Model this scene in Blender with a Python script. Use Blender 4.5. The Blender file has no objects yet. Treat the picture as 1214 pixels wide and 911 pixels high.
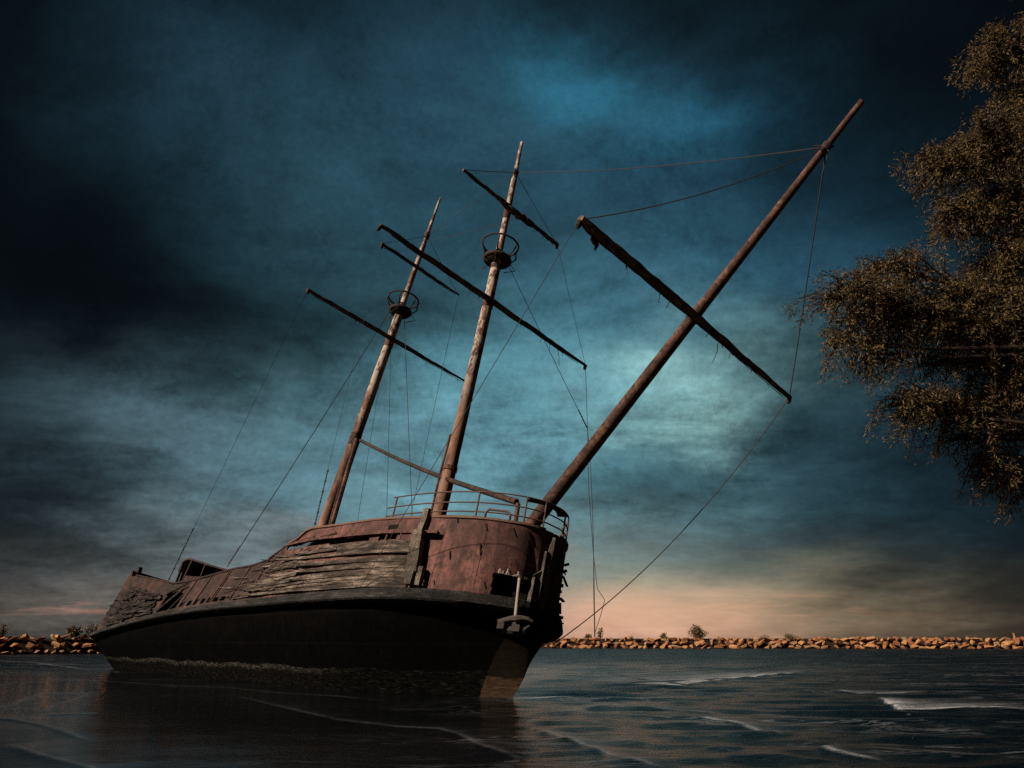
import bpy, bmesh, math, random
import numpy as np
from mathutils import Vector, Matrix, Euler, noise

sc = bpy.context.scene
C = sc.collection
R = math.radians
rnd = random.Random(11)

# ------------------------------------------------------------------ camera
FPX, PW, PH, HZ, CH = 900.0, 1214.0, 911.0, 757.0, 1.9
PITCH = math.atan((HZ - PH / 2) / FPX)
cd = bpy.data.cameras.new('camera'); cam = bpy.data.objects.new('camera', cd); C.objects.link(cam)
cd.sensor_width = 36; cd.lens = FPX / PW * 36
cd.clip_start = .1; cd.clip_end = 20000
cam.location = (0, 0, CH); cam.rotation_euler = (math.pi / 2 + PITCH, 0, 0)
sc.camera = cam
CO = Vector((0, 0, CH)); CF = Vector((0, math.cos(PITCH), math.sin(PITCH))); CU = Vector((0, -math.sin(PITCH), math.cos(PITCH)))


def ray(u, v): return CF * FPX + Vector((1, 0, 0)) * (u - PW / 2) + CU * (PH / 2 - v)


def ground(u, v, z=0.0):
    d = ray(u, v); return CO + d * ((z - CH) / d.z)


def atdepth(u, v, dep): return CO + ray(u, v) * (dep / FPX)


def azel(u, v):
    d = ray(u, v).normalized(); return math.atan2(d.x, d.y), math.asin(d.z)


# ------------------------------------------------------------------ colour management, sun, sky
sc.view_settings.view_transform = 'Standard'; sc.view_settings.look = 'None'
sc.view_settings.gamma = 1; sc.view_settings.exposure = 0.35; sc.view_settings.use_curve_mapping = False
sc.cycles.use_denoising = False      # enough samples for clean light; keeps fine grain and texture crisp
SUN = Vector((-.77, -.36, .68)).normalized()
ld = bpy.data.lights.new('sun', 'SUN'); ld.energy = 5.0; ld.angle = R(1.0); ld.color = (1, .87, .73)
sun = bpy.data.objects.new('sun', ld); C.objects.link(sun)
sun.rotation_euler = SUN.to_track_quat('Z', 'Y').to_euler()

w = bpy.data.worlds.new('World'); sc.world = w; w.use_nodes = True
nt = w.node_tree; N = nt.nodes; Lk = nt.links; N.clear()


def nd(t, **k):
    n = N.new(t)
    for a, b in k.items(): setattr(n, a, b)
    return n


def mth(op, a, b=None, c=None):
    n = nd('ShaderNodeMath', operation=op)
    for i, x in enumerate((a, b, c)):
        if x is None: continue
        if isinstance(x, (int, float)): n.inputs[i].default_value = x
        else: Lk.new(x, n.inputs[i])
    return n.outputs[0]


def vm(op, a, b=None, out=0, scale=None):
    n = nd('ShaderNodeVectorMath', operation=op)
    for i, x in enumerate((a, b)):
        if x is None: continue
        if isinstance(x, (tuple, list)): n.inputs[i].default_value = x
        else: Lk.new(x, n.inputs[i])
    if scale is not None:
        if isinstance(scale, (int, float)): n.inputs['Scale'].default_value = scale
        else: Lk.new(scale, n.inputs['Scale'])
    return n.outputs[out]


def noisen(vec, sc_, det, rough=.55, dist=0.0):
    n = nd('ShaderNodeTexNoise'); Lk.new(vec, n.inputs['Vector'])
    n.inputs['Scale'].default_value = sc_; n.inputs['Detail'].default_value = det
    n.inputs['Roughness'].default_value = rough; n.inputs['Distortion'].default_value = dist
    return n


tc = nd('ShaderNodeTexCoord')
dirv = tc.outputs['Generated']
sep = nd('ShaderNodeSeparateXYZ'); Lk.new(dirv, sep.inputs[0])
az = mth('ARCTAN2', sep.outputs[0], sep.outputs[1]); el = mth('ARCSINE', mth('MINIMUM', mth('MAXIMUM', sep.outputs[2], -1.0), 1.0))
cmb = nd('ShaderNodeCombineXYZ'); Lk.new(az, cmb.inputs[0]); Lk.new(el, cmb.inputs[1])
ae0 = cmb.outputs[0]
# cloud sheet: the direction projected on a high layer, so that clouds flatten out towards the horizon
inv = mth('DIVIDE', 1.0, mth('ADD', mth('MAXIMUM', sep.outputs[2], 0.0), .22))
layer = vm('SCALE', dirv, scale=inv)
warp = noisen(layer, 1.5, 5, .58)
warp_v = vm('SCALE', vm('SUBTRACT', warp.outputs['Color'], (.5, .5, .5)), scale=.42)
ae = vm('ADD', ae0, vm('MULTIPLY', warp_v, (1.0, .75, 0)))
ae_low = vm('ADD', ae0, vm('MULTIPLY', warp_v, (.5, .12, 0)))      # the lowest clouds lie in flat layers
# banks of cloud and the gaps between them: (u, v, half width, half height, (r, g, b))
TEAL = (.075, .225, .285)
BLOBS = [
    (620, 500, 330, 210, (.044, .122, .148)),
    (800, 478, 140, 62, (.105, .190, .180)),
    (760, 462, 62, 26, (.115, .185, .165)), (838, 508, 80, 32, (.110, .175, .158)), (600, 560, 120, 50, (.035, .070, .078)), (500, 420, 60, 40, (.014, .040, .052)),
    (570, 500, 150, 140, (.034, .094, .116)),
    (690, 95, 80, 34, (.008, .070, .110)),
    (840, 145, 110, 50, (.006, .056, .096)),
    (560, 180, 400, 160, (.014, .048, .074)),
    (880, 330, 260, 170, (.009, .042, .072)),
    (400, 560, 230, 120, (.046, .080, .092)),
    (190, 520, 190, 100, (.034, .056, .072)),
    (170, 110, 170, 80, (.006, .016, .024)),
    (1010, 590, 240, 90, (.008, .020, .030)),
    (640, 660, 230, 48, (.125, .135, .112)),
    (350, 640, 150, 45, (.085, .080, .074)),
    (740, 745, 175, 42, (.600, .350, .262)),
    (810, 700, 230, 38, (.170, .155, .095)),
    (1030, 732, 200, 44, (.105, .075, .045)),
    (120, 715, 190, 45, (.115, .098, .084)),
]
DARKS = [(140, 310, 230, 75, .8), (330, 425, 130, 60, .6), (300, 318, 190, 50, .55), (470, 330, 90, 40, .3), (620, 250, 120, 40, .3), (930, 640, 240, 45, .3), (1010, 500, 130, 60, .35), (50, 600, 110, 110, .5), (700, 240, 200, 55, .25),
         (1190, 300, 190, 300, .6), (1190, 660, 150, 110, .55), (-30, 180, 220, 300, .8), (600, -60, 900, 95, .5), (-20, 0, 240, 170, .65), (1230, 0, 300, 190, .65), (1000, 420, 90, 50, .25), (330, 40, 120, 60, .3), (990, 210, 90, 60, .3)]
acc = None


def blob(u, v, su, sv, src=None):
    a0, e0 = azel(u, v)
    a1 = abs(azel(u + su, v)[0] - azel(u - su, v)[0]) / 2
    e1 = abs(azel(PW / 2, v + sv)[1] - azel(PW / 2, v - sv)[1]) / 2
    q = vm('DIVIDE', vm('SUBTRACT', src or ae, (a0, e0, 0)), (a1, e1, 1))
    d2 = vm('DOT_PRODUCT', q, q, out=1)
    return mth('EXPONENT', mth('MULTIPLY', d2, -.95))


for (u, v, su, sv, col) in BLOBS:
    g = blob(u, v, su, sv, ae_low if v > 640 else None)
    n = nd('ShaderNodeVectorMath', operation='SCALE'); n.inputs[0].default_value = col; Lk.new(g, n.inputs['Scale'])
    acc = n.outputs[0] if acc is None else vm('ADD', acc, n.outputs[0])
# billows: fractal detail that breaks the banks up
fb = noisen(layer, 2.6, 9, .62, .5)
fb2 = noisen(vm('MULTIPLY', layer, (1, 1.6, 1)), 9.0, 6, .6, .3)
fine = noisen(dirv, 120, 4, .7, .4)
mod = mth('ADD', mth('ADD', mth('MULTIPLY', fb.outputs[0], 2.5), mth('MULTIPLY', fb2.outputs[0], .75)), mth('ADD', mth('MULTIPLY', fine.outputs[0], .75), -.98))
calm = mth('MULTIPLY', blob(800, 720, 520, 95, ae0), .85)   # smoother, hazier cloud near the water
mod = mth('ADD', mth('MULTIPLY', mod, mth('SUBTRACT', 1.0, calm)), calm)
acc = vm('SCALE', acc, scale=mth('MAXIMUM', mod, .08))
for (u, v, su, sv, k) in DARKS:
    acc = vm('SCALE', acc, scale=mth('SUBTRACT', 1.0, mth('MULTIPLY', blob(u, v, su, sv), k)))
# low sun-tinted air takes the blue out of the sky near the water
g = blob(860, 742, 330, 52, ae0); tn_ = nd('ShaderNodeMix', data_type='RGBA'); Lk.new(g, tn_.inputs[0])
tn_.inputs[6].default_value = (1, 1, 1, 1); tn_.inputs[7].default_value = (1, .89, .76, 1); acc = vm('MULTIPLY', acc, tn_.outputs[2])
# thin sunset streaks low in the sky
sw = noisen(vm('MULTIPLY', ae0, (5, 60, 1)), 1.0, 4, .6, .6)
streak = nd('ShaderNodeMapRange'); Lk.new(sw.outputs[0], streak.inputs[0])
streak.inputs[1].default_value = .54; streak.inputs[2].default_value = .72
lowg = None
for (u, v, su, sv, k) in ((55, 719, 90, 9, 1.0), (780, 728, 170, 28, .55), (950, 722, 90, 14, .4)):
    g = mth('MULTIPLY', blob(u, v, su, sv, ae0), k); lowg = g if lowg is None else mth('ADD', lowg, g)
n = nd('ShaderNodeVectorMath', operation='SCALE'); n.inputs[0].default_value = (.40, .15, .085)
Lk.new(mth('MULTIPLY', lowg, streak.outputs[0]), n.inputs['Scale']); acc = vm('ADD', acc, n.outputs[0])
# the clear sky above the cloud, filtered down to a trace
sky = nd('ShaderNodeTexSky', sky_type='NISHITA'); sky.sun_disc = False
sky.sun_elevation = math.asin(SUN.z); sky.sun_rotation = math.atan2(SUN.x, SUN.y)
base = vm('MULTIPLY', vm('SCALE', sky.outputs[0], scale=.0005), (.45, .85, 1.0))
acc = vm('ADD', acc, vm('ADD', base, (.0016, .0020, .0028)))
bg = nd('ShaderNodeBackground'); Lk.new(acc, bg.inputs[0]); bg.inputs[1].default_value = .78
Lk.new(bg.outputs[0], nd('ShaderNodeOutputWorld').inputs[0])


# ------------------------------------------------------------------ materials
def material(name, build):
    m = bpy.data.materials.new(name); m.use_nodes = True
    t = m.node_tree; b = t.nodes['Principled BSDF']
    build(t, b); return m


class G:
    """small node helper for one material"""

    def __init__(s, t): s.t = t

    def n(s, k, **a):
        x = s.t.nodes.new(k)
        for q, v in a.items(): setattr(x, q, v)
        return x

    def link(s, a, b): s.t.links.new(a, b)

    def coord(s, scale=(1, 1, 1), world=False, rot=(0, 0, 0)):
        o = s.n('ShaderNodeNewGeometry').outputs['Position'] if world else s.n('ShaderNodeTexCoord').outputs['Object']
        mp = s.n('ShaderNodeMapping'); s.link(o, mp.inputs[0]); mp.inputs['Scale'].default_value = scale; mp.inputs['Rotation'].default_value = rot
        return mp.outputs[0]

    def noise(s, vec, scale, det=5, rough=.6, dist=0):
        x = s.n('ShaderNodeTexNoise'); s.link(vec, x.inputs['Vector'])
        x.inputs['Scale'].default_value = scale; x.inputs['Detail'].default_value = det
        x.inputs['Roughness'].default_value = rough; x.inputs['Distortion'].default_value = dist
        return x.outputs[0]

    def ramp(s, f, stops):
        x = s.n('ShaderNodeValToRGB'); s.link(f, x.inputs[0]); e = x.color_ramp.elements
        while len(e) < len(stops): e.new(.5)
        for el_, (p, c) in zip(e, stops):
            el_.position = p; el_.color = (*c, 1) if len(c) == 3 else c
        return x.outputs[0]

    def mix(s, f, a, b, mode='MIX'):
        x = s.n('ShaderNodeMix', data_type='RGBA', blend_type=mode)
        for i, q in ((0, f), (6, a), (7, b)):
            if isinstance(q, (int, float)): x.inputs[i].default_value = q
            elif isinstance(q, tuple): x.inputs[i].default_value = (*q, 1)
            else: s.link(q, x.inputs[i])
        return x.outputs[2]

    def math(s, op, a, b=0.0):
        x = s.n('ShaderNodeMath', operation=op)
        for i, q in ((0, a), (1, b)):
            if isinstance(q, (int, float)): x.inputs[i].default_value = q
            else: s.link(q, x.inputs[i])
        return x.outputs[0]

    def bump(s, b, h, strength=.5, dist=.02):
        x = s.n('ShaderNodeBump'); x.inputs['Strength'].default_value = strength; x.inputs['Distance'].default_value = dist
        s.link(h, x.inputs['Height']); s.link(x.outputs[0], b.inputs['Normal'])


def rust_mat(name, dark, mid, red, scale=1.0, streaks=True):
    def f(t, b):
        g = G(t); p = g.coord()
        big = g.noise(p, .55 * scale, 6, .65, .6); med = g.noise(p, 3.2 * scale, 8, .7, .3); fi = g.noise(p, 26 * scale, 6, .7)
        col = g.ramp(big, [(.33, dark), (.48, mid), (.62, red)])
        col = g.mix(g.ramp(med, [(.42, (0, 0, 0)), (.62, (1, 1, 1))]), col, dark)
        if streaks:
            st = g.noise(g.coord((3.0, 3.0, .25)), 2.2, 5, .7)
            col = g.mix(g.ramp(st, [(.50, (0, 0, 0)), (.68, (.75,) * 3)]), col, tuple(x * .45 for x in dark))
            st2 = g.noise(g.coord((5.0, 5.0, .35), rot=(.02, 0, 0)), 1.9, 4, .7)
            col = g.mix(g.ramp(st2, [(.60, (0, 0, 0)), (.74, (.5,) * 3)]), col, tuple(min(1, x * 1.7) for x in red))
        col = g.mix(g.ramp(fi, [(.35, (.55,) * 3), (.7, (1.25,) * 3)]), col, col) if False else g.mix(.6, col, g.ramp(fi, [(.3, (.45,) * 3), (.72, (1, 1, 1))]), 'MULTIPLY')
        g.link(col, b.inputs['Base Color']); b.inputs['Roughness'].default_value = .82; b.inputs['Specular IOR Level'].default_value = .25
        h = g.math('ADD', g.math('MULTIPLY', med, .8), g.math('MULTIPLY', fi, .35)); g.bump(b, h, .7, .03)
    return material(name, f)


M_PLATE = rust_mat('rusted_plate', (.058, .027, .022), (.135, .057, .045), (.225, .095, .075))
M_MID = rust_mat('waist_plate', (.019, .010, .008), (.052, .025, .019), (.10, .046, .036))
M_RUST = rust_mat('rusted_pipe', (.034, .016, .011), (.110, .048, .032), (.225, .112, .072), 1.8, False)
M_DARKRUST = rust_mat('dark_rusted_steel', (.020, .013, .011), (.055, .032, .024), (.09, .045, .03), 1.5)
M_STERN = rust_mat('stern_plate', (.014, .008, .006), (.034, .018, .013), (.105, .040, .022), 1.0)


def mast_mat():
    def f(t, b):
        g = G(t); p = g.coord((1, 1, .35))
        big = g.noise(p, 1.3, 6, .7, .5); fl = g.noise(g.coord((1, 1, .5)), 6.5, 7, .75, .3); fi = g.noise(p, 40, 5, .7)
        col = g.ramp(big, [(.36, (.032, .015, .010)), (.47, (.105, .046, .028)), (.62, (.25, .130, .082))])
        # old cream paint that still clings in flakes
        z = g.n('ShaderNodeSeparateXYZ'); g.link(g.coord(), z.inputs[0])
        hi = g.n('ShaderNodeMapRange'); g.link(z.outputs[2], hi.inputs[0]); hi.inputs[1].default_value = 11; hi.inputs[2].default_value = 17
        pf = g.noise(g.coord((1, 1, .45)), 2.6, 8, .72, .6)
        k = g.math('MULTIPLY', g.ramp(pf, [(.47, (0, 0, 0)), (.51, (1, 1, 1))]), hi.outputs[0])
        col = g.mix(g.math('MULTIPLY', k, .9), col, (.46, .37, .30))
        col = g.mix(g.ramp(fl, [(.30, (.8,) * 3), (.42, (0, 0, 0))]), col, (.04, .02, .014))
        g.link(col, b.inputs['Base Color']); b.inputs['Roughness'].default_value = .8; b.inputs['Specular IOR Level'].default_value = .25
        g.bump(b, g.math('ADD', fl, g.math('MULTIPLY', fi, .4)), .6, .03)
    return material('flaking_mast_paint', f)


M_MAST = mast_mat()


def wood_mat(name, a, b_, c, axis=(.25, 3, 9), world=False):
    def f(t, b):
        g = G(t); p = g.coord(axis)
        gr = g.noise(p, 2.4, 11, .78, .5); big = g.noise(g.coord((.5, 1, 2.2)), 1.3, 5, .6, .5); fi = g.noise(g.coord(tuple(x * 2.6 for x in axis)), 6, 8, .8)
        col = g.ramp(gr, [(.38, a), (.5, b_), (.62, c)])
        col = g.mix(g.ramp(big, [(.40, (.85,) * 3), (.6, (0, 0, 0))]), col, a)
        rv = g.n('ShaderNodeNewGeometry').outputs['Random Per Island']
        col = g.mix(.8, col, g.ramp(rv, [(0, (.30, .28, .27)), (.45, (.75, .72, .7)), (1, (1, .96, .92))]), 'MULTIPLY')
        col = g.mix(.8, col, g.ramp(fi, [(.43, (.06,) * 3), (.50, (1, 1, 1))]), 'MULTIPLY')
        g.link(col, b.inputs['Base Color']); b.inputs['Roughness'].default_value = .9; b.inputs['Specular IOR Level'].default_value = .2
        g.bump(b, g.math('ADD', gr, g.math('MULTIPLY', fi, .8)), 1.0, .06)
    return material(name, f)


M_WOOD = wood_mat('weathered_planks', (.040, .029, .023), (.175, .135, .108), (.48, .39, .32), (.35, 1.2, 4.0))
M_STRAKE = wood_mat('grey_strake', (.012, .011, .0105), (.042, .039, .037), (.12, .112, .104))
M_SPAR = wood_mat('dark_spar', (.07, .040, .026), (.26, .16, .105), (.48, .33, .22), (1.5, .25, 1.5))
M_TIMBER = wood_mat('grey_timber', (.10, .08, .065), (.29, .24, .195), (.50, .41, .34), (5, 5, .5))
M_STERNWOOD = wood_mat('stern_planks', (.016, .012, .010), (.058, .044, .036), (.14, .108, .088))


def hull_mat():
    def f(t, b):
        g = G(t); pw = g.coord(world=True); z = g.n('ShaderNodeSeparateXYZ'); g.link(pw, z.inputs[0])
        po = g.coord(); xo = g.n('ShaderNodeSeparateXYZ'); g.link(po, xo.inputs[0])
        nz = g.noise(g.coord((.6, .6, 2.2), True), 2.0, 7, .7, .4); fi = g.noise(g.coord((.5, .5, 5), True), 7, 7, .72)
        st = g.noise(g.coord((3, 3, .2)), 2.0, 5, .7)
        col = g.ramp(st, [(.45, (.0009, .0008, .0008)), (.62, (.0020, .0015, .0012)), (.80, (.011, .0055, .0035))])
        dent = g.noise(g.coord((.35, 1, .5)), 1.6, 5, .6)
        col = g.mix(g.ramp(dent, [(.52, (0, 0, 0)), (.70, (.5,) * 3)]), col, (.0045, .0036, .003))
        for cx, per, wd in ((xo.outputs[0], 3.1, .018), (z.outputs[2], 1.15, .022)):     # lapped plate seams
            fr = g.math('ABSOLUTE', g.math('SUBTRACT', g.math('FRACT', g.math('DIVIDE', cx, per)), .5))
            col = g.mix(g.ramp(fr, [(0, (.55,) * 3), (wd / per, (0, 0, 0))]), col, (.008, .0055, .004))
        # weathered boot band: scale, dried weed and salt left where the water has stood
        zz = g.math('ADD', z.outputs[2], g.math('ADD', g.math('MULTIPLY', g.math('SUBTRACT', nz, .5), .22), g.math('MULTIPLY', g.math('SUBTRACT', g.noise(g.coord((.25, .25, 0), True), 1.4, 4, .6), .5), .5)))
        band = g.ramp(zz, [(.0, (.35,) * 3), (.10, (.75,) * 3), (.60, (.7,) * 3), (.80, (1, 1, 1)), (.86, (0, 0, 0))])
        bc = g.ramp(fi, [(.42, (.0012, .001, .0009)), (.55, (.005, .0046, .004)), (.70, (.055, .050, .043))])
        scum = g.ramp(zz, [(.58, (0, 0, 0)), (.70, (1, 1, 1)), (.82, (1, 1, 1)), (.86, (0, 0, 0))])
        aft = g.n('ShaderNodeMapRange'); g.link(xo.outputs[0], aft.inputs[0]); aft.inputs[1].default_value = -6; aft.inputs[2].default_value = -13
        bc = g.mix(g.math('MULTIPLY', g.math('MULTIPLY', scum, g.ramp(fi, [(.47, (0, 0, 0)), (.56, (1, 1, 1))])), aft.outputs[0]), bc, (.075, .068, .057))
        col = g.mix(band, col, bc)
        # lighter brown wedge at the stem foot: sunlight painted into the hull colour
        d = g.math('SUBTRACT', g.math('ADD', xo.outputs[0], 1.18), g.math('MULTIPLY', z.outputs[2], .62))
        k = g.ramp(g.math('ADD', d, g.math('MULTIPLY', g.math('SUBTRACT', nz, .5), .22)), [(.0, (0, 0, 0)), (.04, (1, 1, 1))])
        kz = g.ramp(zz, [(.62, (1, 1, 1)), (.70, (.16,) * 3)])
        stem_lit = g.ramp(fi, [(.38, (.020, .012, .007)), (.55, (.060, .038, .022)), (.75, (.13, .085, .05))])
        stem_lit = g.mix(kz, (.0045, .004, .0036), stem_lit)
        col = g.mix(k, col, stem_lit)
        g.link(col, b.inputs['Base Color']); b.inputs['Roughness'].default_value = .85; b.inputs['Specular IOR Level'].default_value = .03
        g.bump(b, g.math('ADD', nz, g.math('MULTIPLY', fi, .5)), .5, .03)
    return material('black_hull_paint', f)


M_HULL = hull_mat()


def plain(name, col, rough=.8, spec=.3):
    def f(t, b):
        g = G(t); k = g.noise(g.coord(), 14, 5, .7)
        g.link(g.mix(.7, col, g.ramp(k, [(.3, (.4,) * 3), (.7, (1, 1, 1))]), 'MULTIPLY'), b.inputs['Base Color'])
        b.inputs['Roughness'].default_value = rough; b.inputs['Specular IOR Level'].default_value = spec
    return material(name, f)


M_ROPE = plain('wire_rope', (.05, .042, .036)); M_IRON = plain('black_iron', (.035, .028, .025), .7)
M_RAIL = plain('railing_paint', (.11, .062, .05), .7); M_INNER = plain('inner_timber_slot_shade', (.012, .009, .008), .9, .1)
M_CAP = plain('rust_cap', (.16, .085, .055)); M_SALT = plain('bleached_timber', (.36, .29, .235), .9); M_RAG = plain('rotten_canvas', (.05, .035, .028), .95, .1)
M_ANCHOR = plain('anchor_iron', (.085, .062, .050)); M_BARK = plain('bark', (.032, .023, .016), .95, .1)


def leaf_mat(name, a, b_, c):
    def f(t, b):
        g = G(t); rv = g.n('ShaderNodeNewGeometry').outputs['Random Per Island']
        g.link(g.ramp(rv, [(0, a), (.55, b_), (1, c)]), b.inputs['Base Color'])
        b.inputs['Roughness'].default_value = .65; b.inputs['Specular IOR Level'].default_value = .2
    return material(name, f)


M_LEAF = leaf_mat('dry_leaves', (.045, .028, .009), (.090, .057, .018), (.155, .097, .033))
M_BUSH = leaf_mat('bush_leaves', (.05, .034, .012), (.11, .08, .03), (.18, .12, .05))
M_GRASS = leaf_mat('dry_grass', (.07, .05, .02), (.13, .095, .04), (.20, .15, .07))


def rock_mat():
    def f(t, b):
        g = G(t); rv = g.n('ShaderNodeObjectInfo').outputs['Random']
        k = g.noise(g.coord(), 1.7, 7, .7, .3); fi = g.noise(g.coord(), 9, 6, .7)
        col = g.ramp(rv, [(0, (.27, .105, .045)), (.4, (.40, .18, .075)), (.75, (.50, .26, .115)), (1, (.26, .14, .08))])
        col = g.mix(.8, col, g.ramp(k, [(.32, (.35,) * 3), (.62, (1.0,) * 3)]), 'MULTIPLY')
        g.link(col, b.inputs['Base Color']); b.inputs['Roughness'].default_value = .9; b.inputs['Specular IOR Level'].default_value = .15
        g.bump(b, g.math('ADD', k, g.math('MULTIPLY', fi, .4)), .8, .12)
    return material('sandstone', f)


M_ROCK = rock_mat(); M_RUBBLE = plain('dark_rubble', (.030, .018, .012), .95, .1)


def water_mat():
    def f(t, b):
        g = G(t)
        n1 = g.noise(g.coord((.45, 1.6, 1), True, (0, 0, .12)), 3.4, 5, .62, .4); n2 = g.noise(g.coord((.8, 2.2, 1), True, (0, 0, -.2)), 7.5, 4, .6, .5)
        at = g.n('ShaderNodeAttribute', attribute_name='foam'); ro = g.n('ShaderNodeAttribute', attribute_name='rough')
        fn = g.noise(g.coord((1, 1.6, 1), True), 9, 6, .75, .6); fn2 = g.noise(g.coord((.35, .8, 1), True), 2.2, 3, .6, .3)
        fo = g.math('MULTIPLY', at.outputs['Fac'], g.ramp(g.math('ADD', g.math('MULTIPLY', fn, .6), g.math('MULTIPLY', fn2, .5)), [(.40, (0, 0, 0)), (.66, (1, 1, 1))]))
        # lacy scum lines between the crests
        ln = g.noise(g.coord((.22, .75, 1), True, (0, 0, .1)), 1.5, 6, .6, 1.2); pt = g.noise(g.coord((.10, .22, 1), True), 1.3, 3, .6)
        lace = g.ramp(g.math('ABSOLUTE', g.math('SUBTRACT', ln, .5)), [(.0, (1, 1, 1)), (.030, (0, 0, 0))])
        lace = g.math('MULTIPLY', g.math('MULTIPLY', lace, g.ramp(pt, [(.46, (0, 0, 0)), (.62, (.30,) * 3)])), g.math('MINIMUM', ro.outputs['Fac'], 1.0))
        fo = g.math('MINIMUM', g.math('ADD', fo, g.math('MULTIPLY', lace, fn2)), .8)
        g.link(g.mix(fo, (.0015, .0022, .0028), (.62, .63, .66)), b.inputs['Base Color'])
        g.link(g.math('MINIMUM', g.math('ADD', g.math('MULTIPLY', fo, .6), g.math('ADD', g.math('MULTIPLY', ro.outputs['Fac'], .13), .035)), .7), b.inputs['Roughness']); b.inputs['IOR'].default_value = 1.33; b.inputs['Specular IOR Level'].default_value = .14
        h = g.math('ADD', n1, g.math('MULTIPLY', n2, .55)); h = g.math('MULTIPLY', h, ro.outputs['Fac'])
        g.bump(b, h, 1.0, .085)
    return material('lake_water', f)


M_WATER = water_mat()


def shore_mat():
    def f(t, b):
        g = G(t); k = g.noise(g.coord(world=True), 1.2, 8, .7); fi = g.noise(g.coord(world=True), 22, 5, .7)
        col = g.ramp(k, [(.35, (.05, .040, .026)), (.5, (.085, .075, .04)), (.65, (.13, .11, .08))])
        g.link(g.mix(.8, col, g.ramp(fi, [(.3, (.3,) * 3), (.65, (1, 1, 1))]), 'MULTIPLY'), b.inputs['Base Color']); b.inputs['Roughness'].default_value = .95
        g.bump(b, fi, .8, .05)
    return material('shore_earth', f)


M_SHORE = shore_mat()

# ------------------------------------------------------------------ mesh helpers


def obj(name, verts, faces, mat, parent=None, smooth=False):
    me = bpy.data.meshes.new(name); me.from_pydata([tuple(v) for v in verts], [], faces); me.update()
    me.materials.append(mat)
    if smooth: me.shade_smooth()
    o = bpy.data.objects.new(name, me); C.objects.link(o)
    if parent: o.parent = parent
    return o


def tag(o, label=None, cat=None, group=None, kind=None):
    if label: o['label'] = label
    if cat: o['category'] = cat
    if group: o['group'] = group
    if kind: o['kind'] = kind
    return o


def empty(name, loc=(0, 0, 0), rot=(0, 0, 0)):
    o = bpy.data.objects.new(name, None); C.objects.link(o); o.location = loc; o.rotation_euler = rot; o.empty_display_size = .5
    return o


class MB:
    def __init__(s): s.v = []; s.f = []

    def tube(s, pts, rad, n=12, cap=True, jit=0.0, rr=rnd):
        pts = [Vector(p) for p in pts]
        if isinstance(rad, (int, float)): rad = [rad] * len(pts)
        b0 = len(s.v); prev = None
        for i, p in enumerate(pts):
            t = (pts[min(i + 1, len(pts) - 1)] - pts[max(i - 1, 0)]).normalized()
            if prev is None:
                a = t.orthogonal().normalized()
            else:
                a = (prev - t * prev.dot(t)).normalized()
            prev = a; c = t.cross(a)
            for k in range(n):
                q = 2 * math.pi * k / n; r = rad[i] * (1 + (rr.uniform(-jit, jit) if jit else 0))
                s.v.append(p + a * (math.cos(q) * r) + c * (math.sin(q) * r))
        for i in range(len(pts) - 1):
            for k in range(n):
                k2 = (k + 1) % n
                s.f.append((b0 + i * n + k, b0 + i * n + k2, b0 + (i + 1) * n + k2, b0 + (i + 1) * n + k))
        if cap:
            s.f.append(tuple(b0 + k for k in reversed(range(n)))); s.f.append(tuple(b0 + (len(pts) - 1) * n + k for k in range(n)))
        return s

    def box8(s, c):
        b = len(s.v); s.v += [Vector(q) for q in c]
        for q in ((0, 3, 2, 1), (4, 5, 6, 7), (0, 1, 5, 4), (1, 2, 6, 5), (2, 3, 7, 6), (3, 0, 4, 7)): s.f.append(tuple(b + i for i in q))
        return s

    def box(s, lo, hi):
        (a, b, c), (d, e, f) = lo, hi
        return s.box8([(a, b, c), (d, b, c), (d, e, c), (a, e, c), (a, b, f), (d, b, f), (d, e, f), (a, e, f)])

    def bar(s, p, q, wx, wy, up=(0, 0, 1)):
        p, q = Vector(p), Vector(q); t = (q - p).normalized(); u = Vector(up); a = t.cross(u)
        a = a.normalized() if a.length > 1e-4 else t.orthogonal().normalized()
        c = a.cross(t).normalized(); a = a * wx / 2; c = c * wy / 2
        return s.box8([p - a - c, p + a - c, p + a + c, p - a + c, q - a - c, q + a - c, q + a + c, q - a + c])

    def build(s, name, mat, parent=None, smooth=False): return obj(name, s.v, s.f, mat, parent, smooth)


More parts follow.
